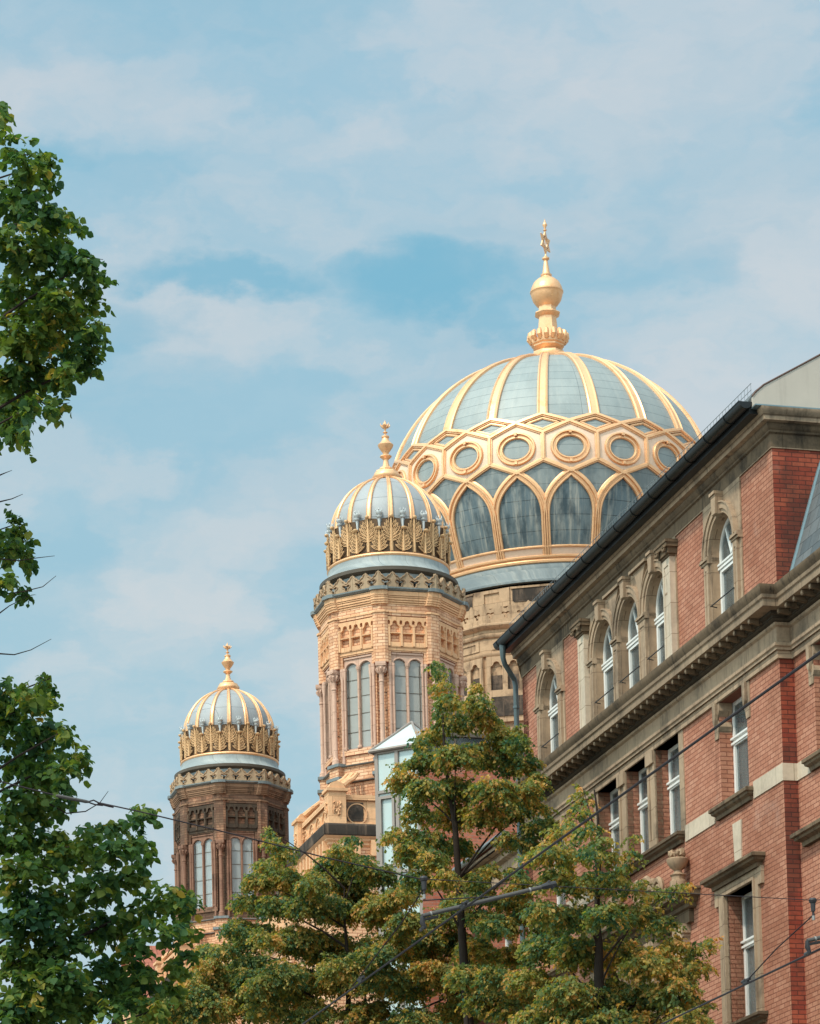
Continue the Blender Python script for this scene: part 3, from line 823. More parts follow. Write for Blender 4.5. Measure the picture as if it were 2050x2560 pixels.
T['zinc_base'] = MB().lathe([(1.72,30.2),(1.72,30.56),(2.06,30.60),(2.07,30.94),(2.16,30.95),(2.185,30.97),(2.185,31.0),(2.15,31.02),(2.21,31.04),(2.215,31.09),(2.17,31.10),(2.06,31.2),(2.04,31.22),(1.99,31.30),(1.965,31.36),(1.95,31.52),(1.85,31.53)], 96, caps=False).mesh('zinc_base', 30)
T['rim'] = MB().lathe([(2.09,30.90),(2.19,30.955),(2.225,30.975),(2.23,31.03),(2.235,31.085),(2.10,31.092)], 96, caps=False).mesh('rim', 30)
# finial
m = MB().lathe([(.10,35.28),(.075,35.32),(.10,35.50),(.14,35.55),(.23,35.68),(.255,35.75),(.24,35.77),(.20,35.80),(.12,35.90),(.10,35.98),(.125,36.0),(.125,36.04),(.07,36.07),(.03,36.10),(.03,36.14),(.075,36.16),(.075,36.18),(.025,36.20),(.03,36.27),(.08,36.33),(.11,36.40),(.07,36.44),(.0,36.47)], 24)
m.gon([(.37,34.56),(.43,34.66),(.43,34.72),(.37,34.80),(.35,34.86),(.20,34.90),(.22,34.94),(.20,34.99),(.11,35.04),(.085,35.15),(.075,35.26),(.11,35.30),(.18,35.36),(.18,35.39),(.10,35.42)], 8, radians(0))
for k in range(6):
    a = k*pi/3
    m.tube([(.07*cos(a),.07*sin(a),36.33),(.15*cos(a),.15*sin(a),36.40),(.155*cos(a),.155*sin(a),36.46)], [.03,.025,.005], 5)
    m.tube([(.03*cos(a),.03*sin(a),36.40),(.0,.0,36.58)], [.03,.004], 5)
T['finial'] = m.mesh('finial', 40)
T['crown_shade_band'] = MB().lathe([(1.88,31.64),(1.875,32.0),(1.845,32.5),(1.80,32.52)], 96, caps=False).mesh('crown_shade_band', 30)  # dark band painting the shade behind the leaf crown
# octagonal storey
A8 = [k*pi/4 for k in range(8)]           # facing angles in the street frame
AP = 2.04
def fmap(a, ap):
    ca, sa = cos(a), sin(a)
    return lambda x, z, d: ((ap+d)*ca - x*sa, (ap+d)*sa + x*ca, z)
HWF = AP*math.tan(pi/8)                    # half face
ARC = MB()
m = MB()
for a in A8:
    h = [rect_pts(-.535, .535, 25.37, 28.33)]
    m.plate([(-HWF,22.5),(HWF,22.5),(HWF,24.88),(.66,24.88),(.66,28.02),(HWF,28.02),(HWF,30),(-HWF,30),(-HWF,28.02),(-.66,28.02),(-.66,24.88),(-HWF,24.88)], h, -.16, 0, fmap(a, AP))
    # blind arcade above the window
    f = fmap(a, AP)
    m_keep = m; m = ARC
    def trefoil(c, r, z0, sp):
        return arch_pts(c, r, z0, sp, 8)
    hs = []
    for c in (-.40, 0, .40):
        hs.append(rect_pts(c-.145, c+.145, 28.66, 28.92))
        L_ = [(c-.145, 28.97), (c+.145, 28.97), (c+.145, 29.16), (c+.085, 29.22)] + [(c+.075*cos(pi*k/8), 29.27+.075*sin(pi*k/8)) for k in range(9)] + [(c-.085, 29.22), (c-.145, 29.16)]
        hs.append(L_)
    for c in (-.60, -.2, .2, .6):
        hs.append([(c-.045, 29.22), (c+.045, 29.22)] + [(c+.045*cos(pi*k/6), 29.31+.045*sin(pi*k/6)) for k in range(7)])
    m.plate(rect_pts(-.70, .70, 28.50, 29.47), hs, 0, .10, f)
    m.plate(rect_pts(-.66, .66, 28.40, 28.50), [], 0, .07, f)
    for c in (-.6, -.2, .2, .6):
        m.plate(rect_pts(c-.03, c+.03, 28.52, 29.2), [], .10, .135, f)
    m.plate(rect_pts(-.70, .70, 28.93, 28.96), [], .10, .125, f)
    m = m_keep
    m.plate(rect_pts(-.68, .68, 25.20, 25.36), [], 0, .06, f)
    # stepped lining of the window recess
    m.plate(rect_pts(-.62, .62, 25.36, 28.42), [rect_pts(-.535, .535, 25.36+.004, 28.36)], 0, .05, f)
WALL_T = m
T['arcade'] = ARC.mesh('blind_arcade', 30)
ky = 1/cos(pi/8)
def corner(k): return pi/8 + k*pi/4
foot = MB(); wall = MB(); wall.v = list(m.v); wall.f = list(m.f)
for k in range(8):
    a = corner(k); f = fmap(a, 0)
    # brick pier over the colonnette, brick pier behind it
    wall.plate([(-.235, 2.10), (.235, 2.10), (.235, 2.26), (.15, 2.325), (-.15, 2.325), (-.235, 2.26)], [], 27.99, 29.62, lambda x, r, z, a=a: (r*cos(a)-x*sin(a), r*sin(a)+x*cos(a), z))
    wall.plate([(-.22, 1.84), (.22, 1.84), (.22, 2.03), (-.22, 2.03)], [], 24.9, 28.0, lambda x, r, z, a=a: (r*cos(a)-x*sin(a), r*sin(a)+x*cos(a), z))
    for hh, z0, z1 in ((.30, 24.5, 24.86), (.33, 23.0, 24.42)):
        foot.plate([(-hh*.8, 2.0), (hh*.8, 2.0), (hh*.8, 2.36+(.33-hh)*-.5), (-hh*.8, 2.36+(.33-hh)*-.5)], [], z0, z1, lambda x, r, z, a=a: (r*cos(a)-x*sin(a), r*sin(a)+x*cos(a), z))
foot.gon([(2.12,22.4),(2.12,24.30),(2.085,24.305),(2.08,24.92),(1.9,24.93)], 8, 0, caps=False)
T['foot'] = foot.mesh('tower_foot', 30)
wall.gon([(1.9,29.45),(2.13,29.50),(2.13,29.86),(2.08,29.88),(2.0,30.3)], 8, 0, caps=False)
T['wall'] = wall.mesh('corner_tower', 30)
# mouldings (octagon with the piers breaking forward)
m = MB()
def ring8(prof):
    m.gon(prof, 8, 0, caps=False)
    for k in range(8):
        a = corner(k); z0, z1 = prof[0][1], prof[-1][1]; pr = max(p for p, z in prof)
        d = pr*ky
        m.plate([(-.27, 1.9), (.27, 1.9), (.27, d-.045), (.16, d+.025), (-.16, d+.025), (-.27, d-.045)], [], z0-.004, z1+.004, lambda x, r, z, a=a: (r*cos(a)-x*sin(a), r*sin(a)+x*cos(a), z))
for p, z0, z1 in ((2.155,29.585,29.64),(2.15,29.86,29.92),(2.18,29.925,29.985),(2.205,29.99,30.06),(2.225,30.065,30.11),(2.245,30.115,30.26)):
    ring8([(p-.1,z0),(p,z0+.004),(p,z1-.004),(p-.1,z1)])
T['cornice'] = m.mesh('cornice', 30)
m = MB()
m.gon([(1.95,30.26),(2.27,30.27),(2.34,30.32),(2.345,30.36),(2.0,30.42)], 8, 0, caps=False)
for k in range(8):
    a = corner(k)
    m.plate([(-.29,2.0),(.29,2.0),(.29,2.47),(.15,2.545),(-.15,2.545),(-.29,2.47)], [], 30.265, 30.372, lambda x, r, z, a=a: (r*cos(a)-x*sin(a), r*sin(a)+x*cos(a), z))
T['coping'] = m.mesh('coping', 30)
m = MB()
for z, p in ((24.90, 2.17), (24.36, 2.22)):
    m.gon([(1.9,z-.05),(p,z-.045),(p+.02,z-.02),(1.95,z+.06)], 8, 0, caps=False)
for k in range(8):
    a = corner(k)
    for (z0, z1, hw, d) in ((24.86,24.955,.30,2.42),(24.42,24.52,.34,2.44)):
        m.plate([(-hw,2.0),(hw,2.0),(hw,d-.03),(.2,d),(-.2,d),(-hw,d-.03)], [], z0, z1, lambda x, r, z, a=a: (r*cos(a)-x*sin(a), r*sin(a)+x*cos(a), z))
T['ledge'] = m.mesh('ledge', 30)
# pierced parapet
m = MB(); v2 = MB()
def fleuron(b, H):
    """one bay: half peak, dip, half peak; and the pierced trefoil"""
    top = [(0, H), (b*.06, H*.95), (b*.13, H*.86), (b*.17, H*.79), (b*.25, H*.80), (b*.33, H*.75), (b*.40, H*.66), (b*.5, H*.62)]
    top = top + [(b-x, z) for x, z in reversed(top[:-1])]
    c = (b*.5, H*.31)
    hole = []
    for k in range(30):
        t_ = 2*pi*k/30 - pi/2
        r = b*.20*(1+.45*cos(3*(t_+pi/2)))
        hole.append((c[0]+r*cos(t_), c[1]+r*sin(t_)*.85))
    return top, hole
def parapet(m, v2, ap, sides, a0, nb, z0, H, th, hx):
    for k in range(sides):
        a = a0 + k*2*pi/sides; f = fmap(a, ap); b = 2*hx/nb
        for i in range(nb):
            x0 = -hx + i*b
            top, hole = fleuron(b, H)
            out = [(x0, z0), (x0+b, z0)] + [(x0+x, z0+z) for x, z in reversed(top)]
            m.plate(out, [[(x0+x, z0+z) for x, z in hole]], -th, 0, f)
            # raised ribbons following the outline
            for pts_ in ([(x0+x*.86+b*.07, z0+z-.045) for x, z in top[:8]], [(x0+x*.86+b*.07, z0+z-.045) for x, z in top[7:]]):
                v2.sweep([f(x, z, 0) for x, z in pts_], [(cos(a), sin(a), 0)]*len(pts_), [(-.017,0),(-.012,.028),(.012,.028),(.017,0)])
            hh = [(x0+b*.5+(x-b*.5)*1.25, z0+H*.30+(z-H*.30)*1.25) for x, z in hole]
            v2.sweep([f(x, z, 0) for x, z in hh], [(cos(a), sin(a), 0)]*len(hh), [(-.014,0),(-.01,.024),(.01,.024),(.014,0)], closed=True)
parapet(m, v2, 2.27, 8, 0, 4, 30.36, .52, .10, 2.27*math.tan(pi/8))
T['parapet'] = m.mesh('parapet', 30); T['parapet_ribbon'] = v2.mesh('parapet_ribbon', 30)
# twin lancet window
m = MB(); fn0 = lambda x, z, d: (d, x, z)
lan = [arch_pts(c, .222, 25.42, 27.94, 12) for c in (-.262, .262)]
m.plate(rect_pts(-.52, .52, 25.37, 28.34), lan, -.13, -.02, fn0)
for c in (-.258, .258):
    n_ = 14
    pth = [(-.02, c+.235*cos(pi*k/n_), 27.94+.235*sin(pi*k/n_)) for k in range(n_+1)]
    m.tube(pth, .028, 6)
for x in (-.50, 0, .50):
    m.tube([(.0, x, 25.42), (.0, x, 27.9)], .038, 8)
    m.lathe([(.05,27.86),(.055,27.90),(.085,27.96),(.085,28.0)], 8, (0, x)); m.lathe([(.075,25.40),(.075,25.46),(.055,25.5)], 8, (0, x))
m.box(-.02, .02, -.515, .515, 28.28, 28.34)
T['window'] = m.mesh('window', 35)
m = MB()
for c in (-.258, .258):
    for z in (25.95, 26.52, 27.08, 27.62): m.box(-.105, -.08, c-.258-.2*(c<0), c+.258+.2*(c>0), z-.012, z+.012)
for x in (-.405, .0, .405): m.box(-.104, -.081, x-.012, x+.012, 25.45, 27.97)
T['glazing_bar'] = m.mesh('glazing_bar', 30)
m = MB()
for c in (-.258, .258): m.plate(arch_pts(c, .23, 25.41, 27.94, 12), [], -.095, -.087, fn0)
T['pane'] = m.mesh('pane', 0)
# colonnette
m = MB().lathe([(.13,24.955),(.13,25.03),(.115,25.06),(.125,25.10),(.10,25.14),(.078,25.20),(.074,26.0),(.07,27.35),(.09,27.37),(.09,27.41),(.072,27.43),(.075,27.62),(.085,27.64)], 14)
m.lathe([(.09,27.62),(.10,27.68),(.15,27.78),(.165,27.86)], 8, ph=pi/8)
m.box(-.165,.165,-.165,.165,27.86,27.99)
for k in range(8):
    a = k*pi/4; m.tube([(.10*cos(a),.10*sin(a),27.66),(.16*cos(a),.16*sin(a),27.76),(.14*cos(a),.14*sin(a),27.83)], [.03,.035,.02], 5)
T['colonnette'] = m.mesh('colonnette', 40)
m = MB()
for s in (-1, 1):
    m.lathe([(.05,24.95),(.05,27.6),(.075,27.75),(.075,27.99)], 8, (AP+.03, s*.575))
    m.lathe([(.035,25.36),(.035,27.6),(.055,27.75),(.055,27.99)], 8, (AP+.05, s*.47))
T['jamb_shaft'] = m.mesh('jamb_shaft', 40)
# square base with a balustrade
m = MB()
m.box(-2.75, 2.6, -2.55, 2.2, 0, 22.35)
T['base'] = m.mesh('tower_base', 30)
def basepath(p): return [(-2.75-p, -2.55-p), (2.6+p, -2.55-p), (2.6+p, 2.2+p), (-2.75-p, 2.2+p), (-2.75-p, -2.55-p)]
m = MB().profile_run([(.0,22.0),(.06,22.05),(.06,22.12),(.13,22.18),(.13,22.22),(.22,22.30)], basepath, False)
for y in [-2.3+.45*i for i in range(11)]:
    m.box(-2.93, -2.7, y-.08, y+.08, 21.7, 22.2); 
for x in [-2.4+.5*i for i in range(11)]:
    m.box(x-.08, x+.08, -2.73, -2.5, 21.7, 22.2)
T['base_cornice'] = m.mesh('base_cornice', 30)
m = MB().profile_run([(.0,22.30),(.22,22.302),(.24,22.34),(.24,22.62),(.20,22.68),(.0,22.70)], basepath, False)
T['base_ledge'] = m.mesh('base_ledge', 30)
m = MB()
for (ax, s, l0, l1) in (('x', -2.55, -2.55, 2.0), ('y', -2.35, -2.3, 2.5), ('x', 2.5, -2.55, 2.0)):
    nb = 5; b = (l1-l0)/nb
    for i in range(nb):
        c = l0+b*(i+.5)
        R_ = [(c+.30*cos(2*pi*k/24), 23.08+.30*sin(2*pi*k/24)) for k in range(24)]
        holes = [[(c+.17*cos(t0)+.055*cos(2*pi*k/8), 23.08+.17*sin(t0)+.055*sin(2*pi*k/8)) for k in range(8)] for t0 in [j*2*pi/6 for j in range(6)]] + [[(c+.06*cos(2*pi*k/8), 23.08+.06*sin(2*pi*k/8)) for k in range(8)]]
        o = [(l0+b*i, 22.68), (l0+b*(i+1), 22.68), (l0+b*(i+1), 23.5), (l0+b*i, 23.5)]
        fn = (lambda a_, z, d, s=s: (s+d, a_, z)) if ax == 'x' else (lambda a_, z, d, s=s: (a_, s+d, z))
        m.plate(o, holes, 0, .1, fn)
        ring = [(c+.335*cos(2*pi*k/24), 23.08+.335*sin(2*pi*k/24)) for k in range(24)]
        m.plate(ring, [R_], -.04, 0, fn)
    e = -.09
    if ax == 'x': m.box(s+e, s+.16, l0, l1, 23.5, 23.66); m.box(s+e*.6, s+.13, l0, l1, 22.66, 22.78)
    else: m.box(l0, l1, s+e, s+.16, 23.503, 23.663); m.box(l0, l1, s+e*.6, s+.13, 22.663, 22.783)
for x, y in ((-2.5, -2.32), (2.45, -2.32), (-2.5, 2.0), (2.45, 2.0)):
    m.box(x-.28, x+.28, y-.28, y+.28, 22.6, 23.72); m.box(x-.34, x+.34, y-.34, y+.34, 23.72, 23.82)
    m.plate([(-.28,23.82),(.28,23.82),(.18,23.98),(0,24.05),(-.18,23.98)], [], -.28, .28, lambda a_, z, d, x=x, y=y: (x+a_, y+d, z))
    for k in range(9):          # carved leaves on the pedestal faces
        aa = k*2*pi/9; rr = .17 if k % 2 else .11
        m.tube([(x-.285, y+.03*cos(aa), 23.2+.03*sin(aa)), (x-.31, y+rr*cos(aa)*.8, 23.2+rr*sin(aa)*1.3), (x-.285, y+rr*cos(aa+.5), 23.2+rr*sin(aa+.5)*1.5)], [.02,.035,.012], 5)
        m.tube([(x+.03*cos(aa), y-.285, 23.2+.03*sin(aa)), (x+rr*cos(aa)*.8, y-.31, 23.2+rr*sin(aa)*1.3), (x+rr*cos(aa+.5), y-.285, 23.2+rr*sin(aa+.5)*1.5)], [.02,.035,.012], 5)
    sx, sy = (1 if x < 0 else -1), (1 if y < 0 else -1)     # scrolled raking piece up to the octagon
    for q in range(3):
        o_ = (q-1)*.13
        m.tube([(x+sx*.1+o_*sx, y+sy*.1-o_*sy, 23.95), (x+sx*.3+o_*sx, y+sy*.3-o_*sy, 24.12), (x+sx*.55+o_*sx, y+sy*.55-o_*sy, 24.3), (x+sx*.75+o_*sx, y+sy*.75-o_*sy, 24.52)], [.10,.085,.08,.07], 7)
T['balustrade'] = m.mesh('balustrade', 30)
m = MB()
for y in [-2.1+.28*i for i in range(15)]:
    R_ = [(-2.80, y+.13*cos(2*pi*k/12), 21.2+.13*sin(2*pi*k/12)) for k in range(12)]
    m.sweep(R_, [(-1,0,0)]*12, [(-.03,0),(0,.07),(.03,0)], closed=True)
for x in [-2.4+.28*i for i in range(18)]:
    R_ = [(x+.13*cos(2*pi*k/12), -2.60, 21.2+.13*sin(2*pi*k/12)) for k in range(12)]
    m.sweep(R_, [(0,-1,0)]*12, [(-.03,0),(0,.07),(.03,0)], closed=True)
T['frieze'] = m.mesh('frieze', 30)

def tower(wpos, sooty):
    lp = loc_of(wpos); lp.z = 0
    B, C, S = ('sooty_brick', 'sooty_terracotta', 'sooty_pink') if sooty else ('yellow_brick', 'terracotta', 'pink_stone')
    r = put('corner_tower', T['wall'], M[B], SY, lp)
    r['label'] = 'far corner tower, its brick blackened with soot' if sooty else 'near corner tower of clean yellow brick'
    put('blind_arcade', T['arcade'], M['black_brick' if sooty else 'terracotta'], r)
    put('cornice', T['cornice'], M[C], r); put('coping', T['coping'], M['zinc_grey'], r); put('ledge', T['ledge'], M['zinc_grey'], r)
    put('parapet', T['parapet'], M['parapet'], r); put('parapet_ribbon', T['parapet_ribbon'], M['cream'], r)
    put('zinc_base', T['zinc_base'], M['zinc_pale'], r); put('rim', T['rim'], M['lead_dark'], r)
    put('gold_ring', T['gold_ring'], M['gold'], r); put('dome_shell', T['dome_shell'], M['zinc_near'], r)
    put('finial', T['finial'], M['gold'], r); put('crown_shade_band', T['crown_shade_band'], M['shade_brown'], r)
    for a in RIBA:
        put('rib', T['rib'], M['gold'], r, rz=a)
        put('acanthus_leaf', T['acanthus_leaf'], M['gold_dull'], r, rz=a)
        put('acanthus_leaf', T['acanthus_low'], M['gold_dull'], r, rz=a+radians(11.25))
        put('bud', T['bud'], M['pale_zinc'], r, rz=a+radians(11.25))
        put('leaf_shade_back', T['leaf_shade_back'], M['shade_brown'], r, rz=a); put('leaf_shade_back', T['leaf_shade_back_low'], M['shade_brown'], r, rz=a+radians(11.25))
    for k, a in enumerate(A8):
        x, y = AP*cos(a), AP*sin(a)
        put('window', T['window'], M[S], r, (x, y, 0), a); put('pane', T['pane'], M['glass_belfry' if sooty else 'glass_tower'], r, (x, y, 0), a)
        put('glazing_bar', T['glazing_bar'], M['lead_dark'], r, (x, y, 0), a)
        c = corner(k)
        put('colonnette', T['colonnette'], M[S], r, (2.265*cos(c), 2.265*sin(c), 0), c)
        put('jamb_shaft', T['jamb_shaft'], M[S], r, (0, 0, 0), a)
    put('tower_base', T['base'], M['yellow_brick'], r); put('tower_foot', T['foot'], M['yellow_brick'], r)
    if not sooty:
        put('panel', MB().plate(rect_pts(-2.2, -1.62, 22.84, 23.44), [], -2.37, -2.33, lambda a_, z, d: (a_, d, z)), M['black_stone'], r)
    put('base_cornice', T['base_cornice'], M['terracotta'], r); put('base_ledge', T['base_ledge'], M['black_stone'], r)
    put('balustrade', T['balustrade'], M['terracotta'], r); put('frieze', T['frieze'], M['terracotta'], r)
    return r
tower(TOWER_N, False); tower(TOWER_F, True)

# ---- the great dome
DL = loc_of(DOME_C); DL.z = 0
ZC, ZH, RM = 38.6, 5.4, 6.1
def Rb(z):
    if z >= ZC:
        c = min(1.0, (z-ZC)/ZH); return RM*max(0, 1-c*c)**.55
    return RM - (RM-5.1)*min(1.0, (ZC-z)/4.0)**1.8
def dome_pt(a, z, off=0.0):
    r = Rb(z); dz = .01; dr = (Rb(z+dz)-Rb(z-dz))/(2*dz)
    N = Vector((cos(a), sin(a), -dr)).normalized()
    return Vector((r*cos(a), r*sin(a), z)) + N*off, N
def on_dome(m, path, prof, closed=False):
    """path of (angle, z) on the dome"""
    P, N = zip(*[dome_pt(a, z) for a, z in path])
    return m.sweep(P, N, prof, closed)
def dens(pts, n=6):
    out = []
    for (a, b), (c, d) in zip(pts, pts[1:]):
        out += [(a+(c-a)*i/n, b+(d-b)*i/n) for i in range(n)]
    return out + [pts[-1]]
NR = 20; STEP = 2*pi/NR; A0 = radians(-110.6)
zs = [37.9+i*.07 for i in range(10)] + [ZC+ZH*sin(pi/2*i/40) for i in range(1, 40)]
zs = sorted(zs)
GD = put('great_dome', MB().lathe([(Rb(z), z) for z in zs], 160, caps=False), M['zinc'], SY, DL, smooth=60)
put('lower_shell', MB().lathe([(Rb(34.7+i*.16)+.004, 34.7+i*.16) for i in range(23)], 160, caps=False), M['zinc_dark'], GD, smooth=60)
def bar(w, h=.09): return [(-w,-.03),(-w,h*.75),(-w*.72,h*1.1),(-w*.5,h*.65),(w*.5,h*.65),(w*.72,h*1.1),(w,h*.75),(w,-.03)]
def frame(w, h=.11): return [(-w,-.03),(-w,h*.6),(-w*.55,h*.65),(-w*.5,h),(w*.5,h),(w*.55,h*.65),(w,h*.6),(w,-.03)]
# paler zinc lozenges between the arch heads
m = MB(); nq = 8
P4 = [(0,38.22),(pi/NR*.92,37.87),(0,37.18),(-pi/NR*.92,37.87)]
for i in range(nq+1):
    for j in range(nq+1):
        u_, v_ = i/nq, j/nq
        a_ = (1-u_)*((1-v_)*P4[0][0]+v_*P4[3][0]) + u_*((1-v_)*P4[1][0]+v_*P4[2][0])
        z_ = (1-u_)*((1-v_)*P4[0][1]+v_*P4[3][1]) + u_*((1-v_)*P4[1][1]+v_*P4[2][1])
        m.v.append(tuple(dome_pt(a_, z_, .012)[0]))
for i in range(nq):
    for j in range(nq): m.f.append((i*(nq+1)+j, i*(nq+1)+j+1, (i+1)*(nq+1)+j+1, (i+1)*(nq+1)+j))
lozp = m.mesh('lozenge_pane')
# ribs
P, N = [], []
for i in range(34):
    z = 39.93 + (43.93-39.93)*sin(pi/2*i/33*.985); p, n = dome_pt(0, z); P.append(p); N.append(n)
m = MB()
prf = bar(1.0, .10)
for i in range(34):
    t_ = (P[min(i+1,33)]-P[max(i-1,0)]).normalized(); B = t_.cross(N[i]); wd = .195 - .085*(i/33.0)**1.5
    for a, h in prf: m.v.append(tuple(P[i]+B*(a*wd)+N[i]*h))
for i in range(33):
    for k in range(7): m.f.append((i*8+k, i*8+k+1, i*8+9+k, i*8+8+k))
rib = m.mesh('rib')
# lozenge chain under the ribs, hexagon cells, roundels, arches: one of each, turned round the dome
half = STEP/2
m = MB()
on_dome(m, dens([(-half, 39.66), (0, 39.97), (half, 39.66)], 8), frame(.088, .12))
on_dome(m, dens([(-half, 39.66), (0, 39.25), (half, 39.66)], 8), frame(.088, .12))
def lozenge(k): return [(a*k, 39.605+(z-39.605)*k) for a, z in ((-half,39.66),(0,39.97),(half,39.66),(0,39.25),(-half,39.66))]
on_dome(m, dens(lozenge(.60), 6)[:-1], frame(.045, .06), True)
loz = m.mesh('lozenge_frame')
m = MB()
on_dome(m, dens([(-half, 39.25), (-half, 38.28)], 5), frame(.085, .13))
on_dome(m, dens([(-half, 38.28), (0, 37.86), (half, 38.28)], 8), frame(.088, .12))
hexb = m.mesh('hexagon_frame'); m = MB()
# gilded sheet between hexagon and roundel
hexa = dens([(half,38.76),(half,39.25),(0,39.64),(-half,39.25),(-half,38.28),(0,37.87),(half,38.28),(half,38.76)], 8)[:-1]
rows = 4; nh = len(hexa)
for j in range(rows+1):
    for a, z in hexa:
        th = atan2((z-38.72)/.50, a*6.1/.60)
        ia, iz = .60*cos(th)/6.1, 38.72+.50*sin(th)
        f = j/rows
        m.v.append(tuple(dome_pt(a+(ia-a)*f, z+(iz-z)*f, .035)[0]))
o = len(m.v)-(rows+1)*nh
for j in range(rows):
    for k in range(nh):
        k2 = (k+1) % nh
        m.f.append((o+j*nh+k, o+j*nh+k2, o+(j+1)*nh+k2, o+(j+1)*nh+k))
hexm = m.mesh('gilded_sheet')
m = MB()
on_dome(m, [(.585/6.1*cos(2*pi*k/48), 38.72+.485*sin(2*pi*k/48)) for k in range(48)], [(-.12,0),(-.12,.05),(-.095,.09),(-.055,.09),(-.045,.05),(.03,.05),(.04,.12),(.085,.12),(.115,.07),(.115,0)], True)
for a, z in ((0, 39.22), (0, 38.20)):
    p, n = dome_pt(a, z, .12); m.box(p.x-.05, p.x+.05, p.y-.05, p.y+.05, p.z-.05, p.z+.05)
rou = m.mesh('roundel_ring')
m = MB()
side = [(half*1.0, 35.0+1.25*i/6) for i in range(6)]
for i in range(15):
    s = i/14.0; side.append((half*(1-s**2.7), 36.25+1.60*s))
path = side + [(-a, z) for a, z in reversed(side[:-1])]
on_dome(m, path, [(-.155,-.02),(-.155,.07),(-.13,.10),(-.085,.10),(-.07,.06),(.0,.06),(.015,.12),(.065,.12),(.08,.06),(.135,.05),(.155,.03),(.155,-.02)])
on_dome(m, dens([(-half, 35.37), (half, 35.37)], 10), frame(.045, .11))
arm_ = m.mesh('arch_frame')
sil_ = on_dome(MB(), dens([(-half, 35.22), (half, 35.22)], 10), [(-.13,.0),(-.13,.05),(.13,.05),(.13,0)]).mesh('sill_sheet')
for k in range(NR):
    a = A0 + k*STEP
    put('lozenge_pane', lozp, M['zinc_mid'], GD, rz=a)
    put('rib', rib, M['gold'], GD, rz=a); put('lozenge_frame', loz, M['gold'], GD, rz=a)
    put('hexagon_frame', hexb, M['gold'], GD, rz=a+half); put('gilded_sheet', hexm, M['gold_panel'], GD, rz=a+half); put('roundel_ring', rou, M['gold'], GD, rz=a+half)
    put('arch_frame', arm_, M['gold'], GD, rz=a+half); put('sill_sheet', sil_, M['gold_panel'], GD, rz=a+half)
put('base_ring', MB().lathe([(5.2,34.80),(5.30,34.80),(5.36,34.83),(5.38,34.90),(5.35,34.97),(5.42,34.99),(5.44,35.05),(5.38,35.09),(5.2,35.10)], 160, caps=False), M['gold'], GD)
put('zinc_skirt', MB().lathe([(5.30,34.82),(5.36,34.70),(5.37,34.60),(5.46,34.57),(5.52,34.46),(5.56,34.26),(5.59,34.18),(5.63,34.15),(5.63,34.08),(5.45,34.07)], 160, caps=False), M['zinc_grey'], GD)
# great finial
m = MB().gon([(.60,44.0),(.66,44.18),(.67,44.24),(.58,44.34),(.56,44.46),(.40,44.52),(.48,44.60),(.55,44.66),(.55,44.72),(.60,44.76),(.62,44.84),(.62,44.90),(.56,44.92),(.40,45.0),(.37,45.2),(.315,45.82),(.33,45.84),(.44,45.92),(.46,45.96),(.44,46.0),(.33,46.04),(.31,46.2),(.28,46.3)], 8, radians(-104))
m.lathe([(.28,46.2),(.40,46.3),(.53,46.48),(.59,46.68),(.605,46.76),(.625,46.78),(.625,46.83),(.60,46.85),(.575,46.98),(.48,47.17),(.33,47.30),(.21,47.36),(.19,47.40),(.21,47.43),(.21,47.48),(.15,47.51),(.14,47.56),(.07,48.02),(.08,48.04),(.135,48.08),(.135,48.13),(.07,48.17),(.04,48.22),(.015,48.30),(.015,49.14),(.03,49.18),(.07,49.20),(.07,49.22),(.03,49.24),(.04,49.30),(.09,49.40),(.09,49.42),(.05,49.48),(.0,49.66)], 32)
for k in range(16):
    a = k*pi/8
    m.tube([(.60*cos(a), .60*sin(a), 44.86), (.70*cos(a), .70*sin(a), 45.0), (.69*cos(a), .69*sin(a), 45.14), (.64*cos(a), .64*sin(a), 45.22)], [.09,.11,.10,.05], 8)
fin = put('finial', m, M['gold'], GD)
# six-pointed star of the finial, seen almost edge on
m = MB(); sd = radians(-90-14.88+63)
for tri in ((90, 210, 330), (270, 30, 150)):
    V = [(.46*cos(radians(t_)), 48.72+.46*sin(radians(t_))) for t_ in tri]
    ins = [(.46*.62*cos(radians(t_)), 48.72+.46*.62*sin(radians(t_))) for t_ in tri]
    m.plate(V, [ins], -.025, .025, lambda a_, z, d: (a_*cos(sd+pi/2)+d*cos(sd), a_*sin(sd+pi/2)+d*sin(sd), z))
put('star', m, M['gold'], GD)
# drum under the dome
AD = radians(-117)
put('drum', MB().gon([(5.50,20),(5.50,33.99)], 24, AD, caps=False), M['cream'], GD)
pan = MB().plate(rect_pts(-.66, .66, 33.42, 33.92), [], 0, .02, fmap(AD, 5.50)).mesh('drum_panel')
for k in range(12): put('drum_panel', pan, M['black_stone'], GD, rz=k*pi/6)
m = MB()
for k in range(24):
    f = fmap(AD + k*pi/12, 5.50)
    if k % 2: 
        m.plate(rect_pts(-.70, .70, 33.30, 33.97), [rect_pts(-.3, .3, 33.5, 33.85)], 0, .06, f)
    else: m.plate(rect_pts(-.72, .72, 33.90, 33.97), [], 0, .05, f)
put('drum_pilaster', m, M['cream'], GD)
m = MB(); v2 = MB(); hx = 6.1*math.tan(pi/12)
for k in range(12):
    f = fmap(AD+k*pi/6, 6.1); nb = 6; b = 2*hx/nb
    for i in range(nb):
        x0 = -hx+i*b; top, hole = fleuron(b, .62)
        m.plate([(x0, 32.66), (x0+b, 32.66)]+[(x0+x, 32.66+z) for x, z in reversed(top)], [[(x0+x, 32.66+z) for x, z in hole]], -.14, 0, f)
put('drum_parapet', m, M['cream'], GD)
m = MB().gon([(5.9,20.0),(5.98,20.0),(5.98,31.5)], 12, AD, caps=False)
